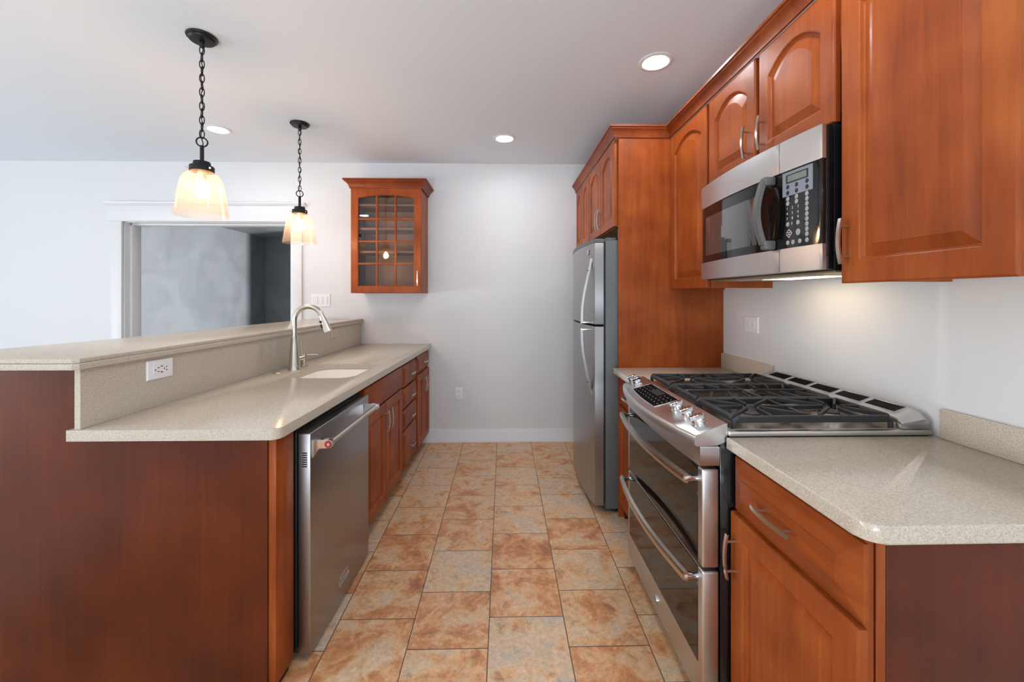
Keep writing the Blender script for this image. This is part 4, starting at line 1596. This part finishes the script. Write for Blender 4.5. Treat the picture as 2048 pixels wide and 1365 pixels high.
MB().lathe([(0, 1.992), (0.033, 1.992), (0.035, 1.988), (0.035, 1.972), (0.048, 1.971), (0.050, 1.967), (0.050, 1.944), (0.0465, 1.944), (0.0465, 1.966), (0, 1.966)], (px, py, 0), 32).build('shade_holder', M['bronze'], pd)
for k in range(3):
    a = k * 2 * PI / 3 - 0.45
    MB().tube([(px + 0.048 * math.cos(a), py + 0.048 * math.sin(a), 1.955), (px + 0.059 * math.cos(a), py + 0.059 * math.sin(a), 1.955), (px + 0.0595 * math.cos(a), py + 0.0595 * math.sin(a), 1.955), (px + 0.063 * math.cos(a), py + 0.063 * math.sin(a), 1.955)], [0.0022, 0.0022, 0.005, 0.005], 10).build('thumb_screw', M['nickel'], pd)
sh = [(0.0435, 1.962), (0.044, 1.945), (0.050, 1.940), (0.066, 1.931), (0.079, 1.914), (0.087, 1.888), (0.094, 1.85), (0.102, 1.80), (0.109, 1.75), (0.112, 1.732)]
inn = [(r_ - 0.0025, z) for r_, z in reversed(sh)]
MB().lathe(sh + inn, (px, py, 0), 48, 'z', True).build('glass_shade', M['shade'], pd)
sc_ = MB().lathe([(0, 1.966), (0.019, 1.966), (0.019, 1.905), (0.017, 1.902), (0, 1.902)], (px, py, 0), 20).build('socket', M['nickel'], pd)
MB().lathe([(0, 1.900), (0.012, 1.900), (0.014, 1.890), (0.026, 1.872), (0.030, 1.855), (0.028, 1.838), (0.018, 1.824), (0.0, 1.819)], (px, py, 0), 24).build('bulb', M['bulb'], pd)


def copy_tree(o, parent=None):
    c = o.copy()
    COL.objects.link(c)
    if parent is not None:
        c.parent = parent
    for ch in list(o.children):
        if ch.name in NOCOPY:
            continue
        copy_tree(ch, c)
    return c


NOCOPY = set()
p2 = copy_tree(pd)
p2.location = (-1.460, 2.951, CEIL)
p2['label'] = 'farther pendant lamp with a clear glass shade hanging from a black chain beyond the faucet'

# ================================================================== RECESSED LIGHTS
rl = thing('recessed_light', 'round recessed ceiling light on the right, nearest the upper cabinets', 'ceiling light', (0.805, 2.141, CEIL), None, 'recessed ceiling lights')
MB().lathe([(0.062, CEIL - 0.0005), (0.088, CEIL - 0.0005), (0.088, CEIL - 0.003), (0.080, CEIL - 0.006), (0.066, CEIL - 0.006), (0.062, CEIL - 0.003)], (0.805, 2.141, 0), 40, 'z', True).build('trim_ring', M['trim'], rl)
MB().lathe([(0, CEIL - 0.003), (0.0615, CEIL - 0.003), (0.0615, CEIL - 0.001), (0, CEIL - 0.001)], (0.805, 2.141, 0), 32).build('lens', M['down'], rl)
for loc, lab in (((0.008, 3.196, CEIL), 'round recessed ceiling light in the middle near the back wall'),
                 ((0.805, 1.08, CEIL), 'unseen round recessed ceiling light straight above the near right counter'),  # out of view, placed to light the near counter
                 ((0.008, 1.20, CEIL), 'unseen recessed ceiling light added above the aisle close to the viewer'),  # added beyond the frame as extra top light
                 ((-2.119, 0.75, CEIL), 'unseen recessed ceiling light added above the bar side close to the viewer'),  # likewise added out of view, fills from above
                 ((-2.119, 3.07, CEIL), 'round recessed ceiling light on the left, seen just behind the nearer pendant chain')):
    c = copy_tree(rl)
    c.location = loc
    c['label'] = lab

# tidy the helper property
for o in bpy.data.objects:
    if '_b' in o:
        del o['_b']
